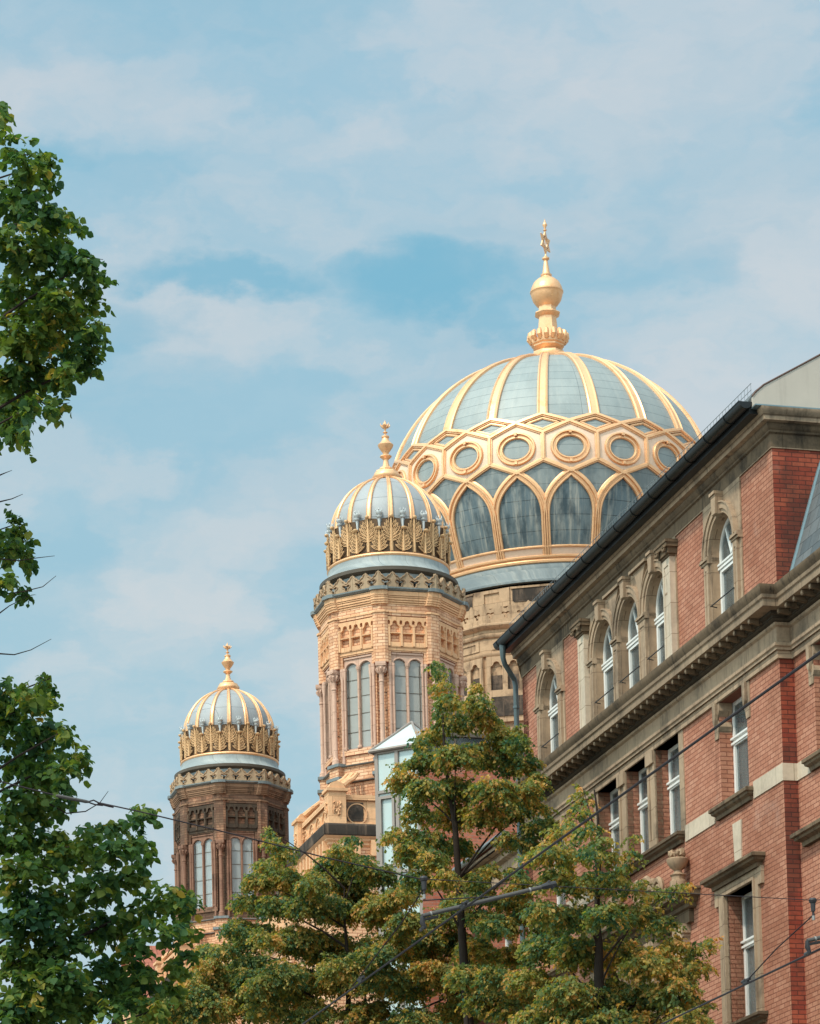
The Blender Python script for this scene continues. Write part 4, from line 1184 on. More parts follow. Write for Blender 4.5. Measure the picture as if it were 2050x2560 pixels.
for k in range(12):
    f = fmap(AD+k*pi/6, 5.98)
    hs = [rect_pts(c-.20, c+.20, 30.22, 30.72) for c in (-.9,-.3,.3,.9)]
    m.plate(rect_pts(-1.55, 1.55, 29.0, 31.36), [[(c-.21, 30.15), (c+.21, 30.15), (c+.21, 31.0)] + [(c+.12*cos(pi*j/8), 31.06+.12*sin(pi*j/8)) for j in range(9)] + [(c-.21, 31.0)] for c in (-1.2,-.6,0,.6,1.2)], 0, .12, f)
    m.plate(rect_pts(-1.35, 1.35, 31.62, 31.98), [rect_pts(-1.2, 1.2, 31.70, 31.90)], 0, .05, f)
m.gon([(5.9,31.36),(6.06,31.38),(6.10,31.44),(6.10,31.50),(6.0,31.52),(6.0,32.04),(6.06,32.06),(6.1,32.12),(6.1,32.18),(6.02,32.22),(6.02,32.34),(6.12,32.38),(6.2,32.46),(6.2,32.52),(6.13,32.56),(6.13,32.68),(5.4,32.72)], 12, AD, caps=False)
put('drum_wall', m, M['cream'], GD)
m = MB()
for k in range(12):
    f = fmap(AD+k*pi/6, 5.99)
    for c in (-1.2,-.6,0,.6,1.2): m.plate(rect_pts(c-.2, c+.2, 30.16, 30.70), [], 0, .01, f)
    m.plate(rect_pts(-1.4, 1.4, 29.2, 29.9), [], .12, .14, f)
put('blind_window', m, M['black_stone'], GD)

# ---- front between the towers and the body behind
fy0, fy1 = loc_of(TOWER_N).y+2.2, loc_of(TOWER_F).y-2.55
cx = loc_of(TOWER_N).x
m = MB()
cs = [fy0+1.2+i*(fy1-fy0-2.4)/6 for i in range(7)]
m.plate(rect_pts(fy0, fy1, 0, 21.4), [arch_pts(c, .55, 13.5, 18.2, 10) for c in cs] + [arch_pts(c, .45, 19.2, 20.3, 8) for c in cs], -1.9, -1.5, lambda a_, z, d: (cx+d, a_, z))
m.box(cx-1.5, cx+4, fy0, fy1, 0, 21.0)
fb = put('front_wall', m, M['yellow_brick'], SY)
m = MB().profile_run([(.0,20.9),(.1,20.95),(.1,21.1),(.25,21.2),(.25,21.4),(.0,21.45)], lambda p: [(cx-1.9-p, fy0), (cx-1.9-p, fy1)], False)
b = (fy1-fy0)/30
for i in range(30):
    top, hole = fleuron(b, .75)
    x0 = fy0+i*b
    m.plate([(x0, 21.42), (x0+b, 21.42)]+[(x0+x, 21.42+z) for x, z in reversed(top)], [[(x0+x, 21.42+z) for x, z in hole]], -2.05, -1.9, lambda a_, z, d: (cx+d, a_, z))
put('front_parapet', m, M['terracotta'], fb)
m = MB().box(cx+2.4, cx+24, fy0-3.5, fy1+3.0, 0, 19.5)
put('main_block', m, M['yellow_brick'], SY)
# ------------------------------------------------------------------ lower neighbour and the house with the glazed turret
LB = thing('low_building', 'lower old brick building between the tall red building and the glass turret', 'building', street(20.42, 68.6), ALPHA)
u0, u1 = 66.2-68.6, 71.4-68.6
m = MB().plate(rect_pts(u0, u1, 0, 16.9), [rect_pts(c-.55, c+.55, z, z+1.9) for c in (-1.1, 1.1) for z in (5.5, 9.6, 13.2)], 0, .4, lambda a, b, d: (d, a, b))
m.box(.4, 9, u0, u1, 0, 16.9)
put('wall', m, M['old_brick'], LB)
m = MB().profile_run([(.0,16.1),(.06,16.14),(.06,16.3),(.02,16.32),(.02,16.55),(.14,16.6),(.14,16.72),(.30,16.78),(.30,16.9),(.0,16.95)], lambda p: [(-p, u1), (-p, u0)])
put('cornice', m, M['stone'], LB)
m = MB().plate([(-.34,16.93),(9,16.93),(4.5,18.6)], [], u0, u1, lambda a, b, d: (a, d, b))
put('roof', m, M['roof_tile'], LB)
put('gutter', MB().tube([(-.36, u0, 17.0), (-.36, u1, 17.0)], .075, 10), M['steel'], LB)
for c in (-1.1, 1.1):
    for z in (5.5, 9.6, 13.2):
        mm = MB().plate(rect_pts(-.55, .55, 0, 1.9), [rect_pts(-.46, -.04, .08, 1.2), rect_pts(.04, .46, .08, 1.2), rect_pts(-.46, .46, 1.3, 1.82)], .16, .24, lambda a, b, d: (d, a, b))
        w = put('window', mm, M['white_paint'], LB, (0, c, z))
        put('pane', MB().box(.19, .2, -.5, .5, .05, 1.86), M['glass'], w)

TB = thing('turret_house', 'brick house with a glazed corner turret and pointed glass roof behind the tree', 'building', street(20.5, 75.0), ALPHA)
m = MB().box(0, 12, 0, 4.2, 0, 20.9)
put('wall', m, M['old_brick'], TB)
m = MB().box(-.06, 12.1, -.07, 4.3, 20.9, 21.0); m.box(-.03, 12.05, -.04, 4.2, 21.0, 21.06)
put('coping', m, M['lead_dark'], TB)
m = MB().box(.25, 11, .25, 4.0, 21.05, 21.62)
put('attic_glazing', m, M['glass'], TB)
m = MB().box(.2, 11.1, .2, 4.1, 21.6, 21.72)
for i in range(14): m.box(.22+.8*i, .27+.8*i, .22, 4.0, 21.05, 21.62)
put('attic_frame', m, M['lead_dark'], TB)
# turret: rectangular plan turned 45 degrees, built round its own centre
tw, td = 1.35, 1.67
q = .70711
cxt = (-.957/2 + td/2*q, .957/2 + td/2*q)
TZ0, TZ1, TZA = 12.0, 21.30, 22.15
tr_rot = radians(45+180)            # local +x looks to the street corner (-n, -u)
fr_ = lambda f: f
m = MB()
for x in (-td/2+.05, td/2-.05):
    for y in (-tw/2+.05, tw/2-.05): m.box(x-.05, x+.05, y-.05, y+.05, TZ0, TZ1)
for z in (TZ0+.1, 14.0, 16.0, 18.05, 20.2, TZ1-.05):
    for s in (-1, 1):
        m.box(s*td/2-.04, s*td/2+.04, -tw/2+.1, tw/2-.1, z-.04, z+.04); m.box(-td/2+.1, td/2-.1, s*tw/2-.04, s*tw/2+.04, z-.04, z+.04)
for s in (-1, 1):
    m.box(s*(td/2-.01)-.045, s*(td/2-.01)+.045, -.05, .05, TZ0, TZ1)
    m.box(-.04, .04, s*(tw/2-.01)-.04, s*(tw/2-.01)+.04, TZ0, TZ1)
for zz0, zz1 in ((18.2, 20.08), (16.1, 17.9)):        # opening casement in the right half
    rect_frame(m, -tw/2+.12, -.08, zz0, zz1, .075, td/2-.02, td/2+.05, lambda a, b, d: (d, a, b))
tf = put('turret_frame', m, M['grey_metal'], TB, (cxt[0], cxt[1], 0), tr_rot)
put('turret_glass', MB().box(-td/2+.03, td/2-.03, -tw/2+.03, tw/2-.03, TZ0, TZ1), M['glass_bay'], tf)
e = .09
m = MB().add([(-td/2-e,-tw/2-e,TZ1),(td/2+e,-tw/2-e,TZ1),(td/2+e,tw/2+e,TZ1),(-td/2-e,tw/2+e,TZ1),(0,0,TZA)], [(0,1,4),(1,2,4),(2,3,4),(3,0,4),(3,2,1,0)])
rf = put('turret_roof', m, M['glass_roof'], tf, smooth=0)
m = MB()
for x in (-1, 1):
    for y in (-1, 1): m.tube([(x*(td/2+e), y*(tw/2+e), TZ1+.01), (0, 0, TZA+.02)], .035, 6)
c4 = [(-td/2-e,-tw/2-e),(td/2+e,-tw/2-e),(td/2+e,tw/2+e),(-td/2-e,tw/2+e)]
for i in range(4):
    a, b = c4[i], c4[(i+1)%4]; m.tube([(a[0], a[1], TZ1), (b[0], b[1], TZ1)], .05, 6)
put('turret_ridge', m, M['grey_metal'], tf)

# gabled house far down the street
FH = thing('gabled_house', 'distant cream gabled house with a pinkish tile roof behind the lowest leaves at left', 'house', street(22.6, 131.0), ALPHA)
put('wall', MB().box(0, 10, -5, 5, 0, 22.3), M['cream'], FH)
m = MB().plate([(-5.2,22.3),(5.2,22.3),(0,26.2)], [], -.25, 10, lambda a, b, d: (d, a, b))
put('gable', m, M['terracotta'], FH)
m = MB().plate([(-5.5,22.35),(-5.3,22.2),(0,26.2),(5.3,22.2),(5.5,22.35),(0,26.5)], [], -.4, 10.2, lambda a, b, d: (d, a, b))
put('roof', m, M['roof_tile'], FH)
m = MB().profile_run([(.0,21.7),(.1,21.75),(.1,21.95),(.3,22.05),(.3,22.25),(.0,22.3)], lambda p: [(-p, 5+p), (-p, -5-p), (10, -5-p)], False)
put('cornice', m, M['terracotta'], FH)
for y in (-3, 0, 3):
    for z in (9, 13, 17): 
        mm = MB(); rect_frame(mm, -.6, .6, 0, 2.2, .1, -.05, .05, lambda a, b, d: (d, a, b))
        w = put('window', mm, M['white_paint'], FH, (0, y, z)); put('pane', MB().box(-.02, .02, -.52, .52, .08, 2.1), M['glass'], w)

# ------------------------------------------------------------------ tram overhead line
US = 22.2
def SW(n, u, z): return street(n, u, z)
def sag(p, q, s, k=14):
    return [p.lerp(q, i/k) - Vector((0,0,4*s*(i/k)*(1-i/k))) for i in range(k+1)]
def wire(name, pts, r, label, cat, group=None, mat='wire'):
    o = put(name, MB().tube(pts, r, 6), M[mat], None, fix=False)
    return tag(o, label, cat, group)
wire('contact_wire', [SW(6.02, 2.0, 5.9), SW(6.02, 60, 5.9)], .0085, 'thick dark tram wire crossing in front of the red facade and the trees', 'wire', 'tram wires')
wire('contact_wire', [SW(9.26, 2.0, 5.9), SW(9.26, 60, 5.9)], .0085, 'dark tram wire in the lower right corner, running below the other', 'wire', 'tram wires')
# cross span with its strain insulators
sp = thing('span_wire', 'thin cross wire with a rod insulator, slanting from the left tree to the right wall', 'wire', SW(3.3, US, 6.93))
bs = SW(3.3, US, 6.93)
def rel(n, z, u=US): return SW(n, u, z) - bs
m = MB().tube([rel(-4.0, 8.7), rel(2.86, 7.02), rel(3.25, 6.935)], .0055, 5)
m.tube([rel(3.60, 6.885), rel(3.9, 6.83), rel(4.6, 6.685), rel(5.3, 6.53), rel(6.05, 6.385)], .0055, 5)
m.tube([rel(6.1, 6.385), rel(7.11, 6.36), rel(9.25, 6.31), rel(12, 6.5), rel(19.9, 7.3)], .0035, 5)
put('cable', m, M['wire'], sp, fix=False)
m = MB().tube([rel(3.27, 6.93), rel(3.29, 6.927), rel(3.49, 6.893), rel(3.52, 6.89)], [.008,.013,.013,.008], 8)
put('insulator', m, M['arm'], sp)
m = MB().tube([rel(3.52, 6.895), rel(3.55, 6.905), rel(3.58, 6.89), rel(3.62, 6.872)], .006, 5); m.tube([rel(3.52, 6.885), rel(3.56, 6.872), rel(3.62, 6.868)], .006, 5)
m.tube([rel(3.58, 6.885), rel(3.66, 6.867), rel(3.70, 6.86)], .009, 6)
put('shackle', m, M['wire'], sp)
def hanger(n, label):
    t_ = thing('wire_hanger', label, 'wire fitting', SW(n, US, 6.39), ALPHA, 'wire hangers')
    m = MB().lathe([(.0,-.02),(.028,-.02),(.034,.0),(.025,.016),(.0,.02)], 10); m.lathe([(.018,-.09),(.022,-.02)], 8); m.lathe([(.009,-.13),(.009,-.085)], 8)
    put('body', m, M['insulator'], t_)
    m = MB().lathe([(.012,-.16),(.013,-.125)], 8); put('collar', m, M['clamp'], t_)
    return t_
hanger(6.08, 'dark bell-shaped hanger on the cross wire in front of the red house')
hanger(9.26, 'small hanger on the cross wire at the right edge of the picture').location.z = 6.31
def steady(n0, z0, n1, z1, label, back=False):
    t_ = thing('steady_arm', label, 'wire fitting', SW(n0, US, z0), ALPHA, 'steady arms')
    d = Vector((n1-n0, 0, z1-z0)); L_ = d.length; k = d/L_
    put('tube', MB().tube([k*0, k*L_], .017, 10), M['arm'], t_)
    m = MB()
    for s in (.07*1.0, L_-.1): m.tube([k*(s-.006), k*(s+.008)], .020, 10)
    put('band', m, M['clamp'], t_)
    m = MB().tube([k*L_, k*(L_+.05), k*(L_+.12)], [.018,.026,.022], 8)
    m.tube([k*(L_+.05)+Vector((0,0,.03)), k*(L_+.10)+Vector((0,0,-.03))], .02, 6)
    put('insulator', m, M['insulator'], t_)
    m = MB().tube([k*.0, k*.0+Vector((.0,0,-.05)), k*.0+Vector((.02,0,-.10))], [.015,.022,.014], 8); m.tube([(-.01,-.05,-.10),(.0,.05,-.10)], .014, 6)
    m.tube([k*0+Vector((-.0,0,-.03)), k*.13+Vector((0,0,-.035))], .012, 6)
    put('wire_clamp', m, M['insulator'], t_)
    return t_
steady(6.06, 6.10, 7.02, 6.35, 'grey tube arm rising to the right across the trees, dark clamps at both ends')
steady(9.20, 5.985, 10.2, 6.22, 'end of a grey tube arm just entering at the right edge')
w_ = [SW(6.07, US, 6.30), SW(6.0, 22.6, 6.12), SW(6.02, 24.3, 5.92)]
wire('drop_wire', w_, .005, 'short wire dropping left from the hanger to the tram wire in the trees', 'wire', 'drop wires')
w_ = [SW(9.27, US, 6.20), SW(9.22, 22.9, 6.05), SW(9.26, 23.7, 5.92)]
wire('drop_wire', w_, .006, 'short wire dropping from the right-edge hanger past the tall framed window', 'wire', 'drop wires')
w_ = sag(SW(6.07, US, 6.22), SW(6.75, US+.0, 6.275), 0.0)
wire('brace_wire', w_, .005, 'short brace between the hanger and the clamp above the tube arm', 'wire')
for n, u, lab in ((6.02, 24.0, 'small dark clamp joining two wires low in the trees'), (9.26, 23.7, 'small dark clamp joining two wires in front of the tall framed window'), (6.02, 20.9, 'small dark clamp with bolts near the tree trunk, above the tube arm')):
    m = MB().tube([(0,-.09,.012),(0,.09,.012)], .013, 6); m.tube([(0,-.05,-.01),(0,.05,-.01)], .015, 6); m.tube([(-.02,0,.018),(.02,0,.018)], .008, 6)
    o = put('wire_clamp', m, M['insulator'], None, SW(n, u, 5.92), ALPHA); tag(o, lab, 'wire fitting', 'wire clamps')

# ------------------------------------------------------------------ ground, roadway, pavements
def struct(name, mb, mat, z=0.0):
    o = put(name, mb, mat, None, (0,0,z), ALPHA, smooth=0); o['kind'] = 'structure'; return o
m = MB().add([(-900,-500,0),(900,-500,0),(900,1500,0),(-900,1500,0)], [(0,1,2,3)])
struct('ground', m, M['ground'], -.02)
m = MB().add([(1.5,-60,0),(13.8,-60,0),(13.8,400,0),(1.5,400,0)], [(0,1,2,3)])
struct('road', m, M['asphalt'], -.012)
struct('pavement', MB().box(13.8, 20.5, -60, 400, -.02, .12), M['pavement'])
struct('far_pavement', MB().box(-4.5, 1.5, -60, 400, -.02, .12), M['pavement'])
m = MB()
for n in (5.3, 6.74, 8.54, 9.98): m.box(n-.035, n+.035, -60, 400, -.01, -.002)
struct('rails', m, M['steel'])
# ------------------------------------------------------------------ trees
nr = np.random.default_rng(11)
K = W0/1726.0
LEAF = {}
def leaf_proto(kind):
    if kind == 'heart':      # broad pointed leaf folded along the midrib, tip drooping
        v = [(0,0,0),(.30,.10,.05),(.52,.42,.10),(.34,.78,.03),(0,1.08,-.16),(-.34,.78,.03),(-.52,.42,.10),(-.30,.10,.05),(0,.45,-.02),(0,.8,-.06)]
        f = [(0,1,2,8),(8,2,3,9),(9,3,4,4),(0,8,6,7),(8,9,5,6),(9,4,5,5)]
    else:                    # narrower leaf
        v = [(0,0,0),(.30,.25,.06),(.36,.6,.04),(0,1.12,-.18),(-.36,.6,.04),(-.30,.25,.06),(0,.5,-.03),(0,.5,-.03)]
        f = [(0,1,2,6),(6,2,3,3),(0,6,4,5),(6,3,4,4)]
    f = [q if q[-1] != q[-2] else q[:3] for q in f]
    return np.array(v, float), f
def unit(a): return a/np.maximum(np.linalg.norm(a, axis=-1, keepdims=True), 1e-9)
def build_leaves(name, pos, fwd, nrm, size, tint, kind, mat, parent):
    """one mesh of single leaves: pos (n,3), direction of growth, upper side"""
    V, F = leaf_proto(kind); n = len(pos)
    y = unit(fwd); x = unit(np.cross(y, nrm)); z = np.cross(x, y)
    P = pos[:,None,:] + size[:,None,None]*(V[None,:,0:1]*x[:,None,:] + V[None,:,1:2]*y[:,None,:] + V[None,:,2:3]*z[:,None,:])
    nv = len(V)
    lt = np.array([len(q) for q in F]); li = np.concatenate([np.array(q) for q in F])
    me = bpy.data.meshes.new(name)
    me.vertices.add(n*nv); me.vertices.foreach_set('co', P.astype(np.float32).ravel())
    loops = (li[None,:] + (np.arange(n)*nv)[:,None]).ravel()
    tot = np.tile(lt, n); start = np.concatenate([[0], np.cumsum(tot)[:-1]])
    me.loops.add(len(loops)); me.loops.foreach_set('vertex_index', loops.astype(np.int32))
    me.polygons.add(len(tot)); me.polygons.foreach_set('loop_start', start.astype(np.int32)); 
    try: me.polygons.foreach_set('loop_total', tot.astype(np.int32))
    except Exception: pass
    me.update(calc_edges=True)
    at = me.attributes.new('tint', 'FLOAT', 'POINT'); at.data.foreach_set('value', np.repeat(tint, nv).astype(np.float32))
    me.materials.append(mat)
    o = bpy.data.objects.new(name, me); COL.objects.link(o); o.parent = parent
    return o
def sprays(centres, radii, per, leaf, droop, flat, density, tilt, tmean=.34, yel=.25, inner=.78, lift=.1, ragged=.14):
    """fill ellipsoid clumps with leafy twigs: each twig runs outward, leaves alternate along it in a layer"""
    P, Fd, Nn, S, Tn, TW = [], [], [], [], [], []
    for c, r in zip(centres, radii):
        vol = r[0]*r[1]*r[2]
        nt = min(190, max(4, int(density*vol**.78)))
        d = unit(nr.normal(size=(nt,3))); rad = nr.uniform(.15, 1.0, nt)**.5*np.where(nr.random(nt) < ragged, nr.uniform(1.1, 1.55, nt), 1.0)
        base = c + d*rad[:,None]*r*inner + np.array([0,0,lift*r[2]])
        out = unit(d*r*np.array([1,1,.35]) + nr.normal(size=(nt,3))*.45*r.mean())
        out[:,2] = out[:,2]*.5 - droop + .25*np.clip(d[:,2],0,1)
        out = unit(out)
        ln = leaf*per*.27*nr.uniform(.6,1.3,nt)
        ct = np.clip(nr.normal(.0,.10), -.15, .2)
        for i in range(nt):
            k = per
            t = (np.arange(k)+.5)/k
            side = np.where(np.arange(k)%2 == 0, 1.0, -1.0)
            hor = unit(np.cross(out[i], np.array([0,0,1.0])))
            q = base[i] + out[i]*(t*ln[i])[:,None] + np.array([0,0,-1.0])*((t**2)*ln[i]*.35)[:,None]
            q = q + nr.normal(size=(k,3))*leaf*.25
            f = unit(out[i]*.55 + hor*side[:,None]*.8 + np.array([0,0,-tilt])) + nr.normal(size=(k,3))*.30
            n_ = np.array([0,0,1.0]) + nr.normal(size=(k,3))*flat - out[i]*.0
            P.append(q); Fd.append(f); Nn.append(n_)
            S.append(leaf*nr.uniform(.5,1.3,k)); 
            tw = nr.normal(0,.10)
            Tn.append(np.clip(tmean+ct+tw+(.30 if nr.random() < yel else -.06)+nr.normal(0,.11,k) + .22*(nr.random(k) < .07), 0, 1))
            TW.append((base[i]-out[i]*ln[i]*.3, base[i]+out[i]*ln[i]*.9))
    return np.concatenate(P), np.concatenate(Fd), np.concatenate(Nn), np.concatenate(S), np.concatenate(Tn), TW
def grow(name, label, trunk, blobs, depth, spread, leaf, per, kind, mat, density, droop, flat, tilt, limbs, extra=(), twig_every=5, group='street trees', squash=.62, bare=()):
    """blobs: measured outline clumps (x, y, radius in 1726-wide pixels), stood at depth +- spread"""
    base = trunk[0][0]
    root = thing(name, label, 'tree', base, 0, group)
    b0 = np.array(base)
    C, Rr = [], []
    for i, b in enumerate(blobs):
        x, y, r = b[:3]
        dy = b[3] if len(b) > 3 else nr.uniform(-1, 1)*spread
        w = world_at(x*K, y*K, depth+dy)
        rm = r*K/FOC*(depth+dy)
        C.append(np.array(w)-b0); Rr.append(np.array([rm, max(rm*1.0, .35), rm*squash]))
    for b in list(blobs):          # the far and near sides of the crown
        if kind != 'narrow' or b[1] < 1780 or (b[0] > 1290 and b[1] < 2010): continue
        x, y, r = b[0]+nr.uniform(-.5,.5)*b[2], b[1]+nr.uniform(-.4,.4)*b[2], b[2]
        dy = spread*nr.uniform(-1.4, 1.4); w = world_at(x*K, y*K, depth+dy); rm = r*K/FOC*(depth+dy)
        C.append(np.array(w)-b0); Rr.append(np.array([rm, max(rm, .35), rm*squash]))
    for c, r in extra:
        C.append(np.array(c)-b0); Rr.append(np.array(r, float))
    ncore = len(blobs)
    P, Fd, Nn, S, T_, TW = sprays(C, Rr, per, leaf, droop, flat, density, tilt, .36 if kind == 'narrow' else .36,   .32 if kind == 'narrow' else .06, .74 if kind == 'narrow' else .66, .1 if kind == 'narrow' else .22)
    build_leaves('crown', P, Fd, Nn, S, T_, kind, mat, root)
    # trunk, limbs to the clumps, twigs
    m = MB()
    tp = [Vector(p)-Vector(base) for p, r in trunk_pts(trunk)]
    m.tube(tp, [r for p, r in trunk_pts(trunk)], 9)
    for i, (c, r) in enumerate(zip(C, Rr)):
        if i % limbs or i >= ncore: continue
        c = Vector(c); h = c.z - max(1.2, .45*(Vector((c.x, c.y, 0)) - Vector((tp[-1].x, tp[-1].y, 0))).length)
        # start where the trunk has this height
        s = min(tp, key=lambda q: abs(q.z-h)); s = s.copy()
        L_ = (c-s).length
        mid = s.lerp(c, .5) + Vector((nr.uniform(-.1,.1)*L_*.4, nr.uniform(-.1,.1)*L_*.4, .10*L_))
        pth = [s.lerp(mid, k/4).lerp(mid.lerp(c, k/4), k/4) for k in range(5)]
        r0 = min(.05, .010+.008*L_)
        m.tube(pth, [r0*(1-.2*k) for k in range(5)], 5)
    for i, (a, b) in enumerate(TW):
        if i % twig_every == 0: m.tube([a, (np.array(a)+b)/2+nr.normal(size=3)*.02, b], [.008,.006,.003], 3, False)
    for pl in bare:
        q = [Vector(world_at(x*K, y*K, depth+dy))-Vector(base) for x, y, dy in pl]
        m.tube(q, [.010*(1-.75*k/(len(q)-1)) for k in range(len(q))], 4)
    put('trunk', m, M['bark'], root, fix=False, smooth=60)
    return root, len(P)
def trunk_pts(tr):
    out = []
    for (p, r), (q, s) in zip(tr, tr[1:]):
        for k in range(5):
            f = k/5; out.append((Vector(p).lerp(Vector(q), f) + Vector((.05*sin(3*f+p[2]), .05*cos(2*f+p[2]), 0)), r+(s-r)*f))
    return out + [(Vector(tr[-1][0]), tr[-1][1])]
def tr(points):
    class TT(list): pass
    t_ = TT((tuple(p), r) for p, r in points)
    return t_

# near linden, its trunk just outside the picture at the left
upper = [(3,222,9),(2,240,11),(0,262,15),(10,305,22),(50,345,34),(100,348,30),(128,350,14),(20,420,55),(95,385,25),(100,450,48),(150,452,24),(172,465,10),(40,520,66),(115,535,40),(140,500,20),(185,565,42),(215,578,22),(60,620,74),(150,640,56),(205,625,32),(60,710,72),(140,708,56),(205,702,32),(230,700,14),(190,750,32),(215,760,12),(120,785,46),(40,800,62),(165,800,24),(30,865,42),(105,845,26),(135,850,10),(18,905,28),(55,915,14),(70,875,18),
         (28,1105,22),(60,1125,14),(20,1160,34),(48,1170,14),(62,1185,12),(20,1225,24),(55,1230,12)]
upper = [(x-(20 if x > 90 else 8 if x > 50 else 0), y, r) for x, y, r in upper]
lower = [(325,2065,28),(370,2085,24),(295,2105,36),(345,2125,32),(410,2010,20),(416,1960,16),(380,2040,24),(290,2030,26),(260,2075,34),(420,1905,16),(15,1465,40),(60,1470,30),(95,1480,22),(112,1428,13),(100,1445,10),(25,1540,58),(85,1545,44),(130,1545,22),(155,1535,14),(50,1615,60),(110,1615,44),(150,1620,22),(178,1600,18),(190,1592,8),(40,1700,60),(95,1690,42),(140,1660,20),(145,1690,12),(30,1770,56),(85,1760,32),(150,1765,24),(195,1760,24),(235,1750,20),(270,1745,18),(312,1722,20),(322,1700,7),(55,1840,58),(130,1815,44),(200,1800,40),(255,1790,36),(300,1775,30),(325,1792,14),(60,1930,74),(150,1900,60),(225,1870,46),(290,1850,34),(315,1830,14),(50,2020,76),(140,1985,60),(225,1955,50),(300,1930,40),(345,1900,26),(375,1880,24),(400,1885,18),(390,1925,26),(350,1965,30),(385,1965,16),(300,2000,32),(240,2040,32),(160,2060,56),(60,2095,72),(120,2125,50),(200,2090,34),(270,2070,22),(180,2140,40),(250,2130,24),(30,2150,60),(330,2040,16)]
lower = [(x-(16 if x > 140 else 6 if x > 60 else 0), y, r) for x, y, r in lower]
DL_ = 28.0
tx = world_at(-330*K, 2000*K, DL_)
tt = tr([((tx.x, DL_, 0), .26), ((tx.x+.1, DL_+.1, 4.0), .22), ((tx.x+.25, DL_, 8.5), .16), ((tx.x+.2, DL_-.1, 12.5), .08), ((tx.x+.1, DL_, 15.0), .03)])
ex = []
for k in range(46):     # rest of the crown, outside the picture
    a = nr.uniform(0, 2*pi); h = nr.uniform(4.2, 15.2); rr = (2.9*math.sin(pi*min(1, max(.05, (h-3.2)/13.2)))**.7)*nr.uniform(.35, 1)
    x, y = tx.x-.5+rr*cos(a), DL_+rr*sin(a)
    ex.append(((x, y, h), (.7, .7, .5)))
left_edge = lambda y, z: (R2*(0-W0/2)+U2*0+fw*FOC)
ex = [e for e in ex if e[0][0]+1.05 < world_at(0, (3771-(e[0][2]-EYE)/e[0][1]*FOC), e[0][1]).x]
bare = [[(-60,1010,0),(0,1000,0),(12,995,0),(25,990,.1)], [(-60,1055,0),(0,1056,0),(25,1050,0),(48,1040,0)], [(-40,1185,0),(0,1176,0),(40,1180,0),(80,1174,0),(115,1170,.1)], [(-40,1265,0),(0,1252,0),(50,1245,0),(90,1235,0),(118,1212,0)], [(-40,1300,0),(0,1290,0),(20,1275,0),(60,1255,0)], [(-60,1380,0),(0,1376,0),(30,1378,0),(65,1368,0),(108,1345,0)], [(100,1690,0),(140,1712,0),(180,1708,0),(210,1690,0),(228,1665,0)]]
n1 = grow('linden_tree', 'big dark green linden at the left edge with bare twigs against the sky', tt,
     upper+lower, DL_, .75, .070, 8, 'heart', M['leaf_near'], 1080, .28, .55, .55, 5, ex, 11, squash=.85, bare=bare)
# street trees along the pavement
treeA = [(1010,1880,22),(1075,1900,22),(1040,1940,24),(1100,2060,30),(1020,2100,36),(1080,2130,36),(985,1850,24),(1030,1832,18),(1008,1925,26),(1060,1950,32),(1000,1990,36),(1075,2005,34),(1105,1865,24),(1110,1925,30),(1045,1895,13),(1085,1835,14),(955,1890,22),(1150,1960,28),(1040,2050,34),(1090,2090,36),(980,2055,34),(915,1398,8),(918,1415,12),(928,1445,18),(935,1475,24),(955,1480,14),(1000,1450,12),(1005,1478,24),(1015,1515,34),(950,1520,36),(905,1545,26),(880,1560,16),(1065,1545,34),(1095,1565,24),(900,1600,40),(960,1590,46),(1030,1590,50),(1095,1610,40),(850,1615,12),(850,1640,30),(1130,1640,22),(890,1660,40),(960,1660,50),(1040,1665,50),(1105,1665,34),(848,1652,12),(880,1710,32),(950,1715,44),(1020,1715,44),(1085,1705,34),(1125,1690,18),(850,1755,30),(818,1760,14),(905,1765,34),(960,1780,26),(860,1795,30),(910,1810,30),(1130,1740,28),(1105,1775,26),(1070,1765,18),(1155,1725,14),(880,1850,28),(930,1850,22),(1000,1850,18),(1150,1700,10),(1120,1650,12)]
treeC = [(1228,1662,9),(1230,1685,14),(1222,1715,20),(1240,1745,22),(1205,1735,14),(1268,1770,18),(1175,1750,24),(1150,1790,28),(1200,1795,28),(1120,1800,14),(1245,1790,20),(1285,1800,14),(1333,1765,8),(1325,1795,14),(1310,1825,18),(1165,1850,34),(1225,1855,32),(1280,1850,30),(1335,1865,26),(1385,1880,20),(1420,1870,16),(1445,1862,9),(1150,1920,34),(1210,1930,44),(1280,1920,44),(1345,1925,40),(1395,1945,30),(1420,1985,30),(1465,1995,16),(1490,1982,14),(1150,2000,48),(1225,2010,56),(1305,2005,56),(1375,2020,50),(1430,2030,36),(1465,2030,16),(1110,2060,40),(1190,2085,56),(1275,2090,60),(1355,2095,54),(1425,2095,40),(1460,2110,20),(1130,2140,46),(1240,2150,52),(1340,2150,52),(1430,2150,40),(1480,2150,16)]
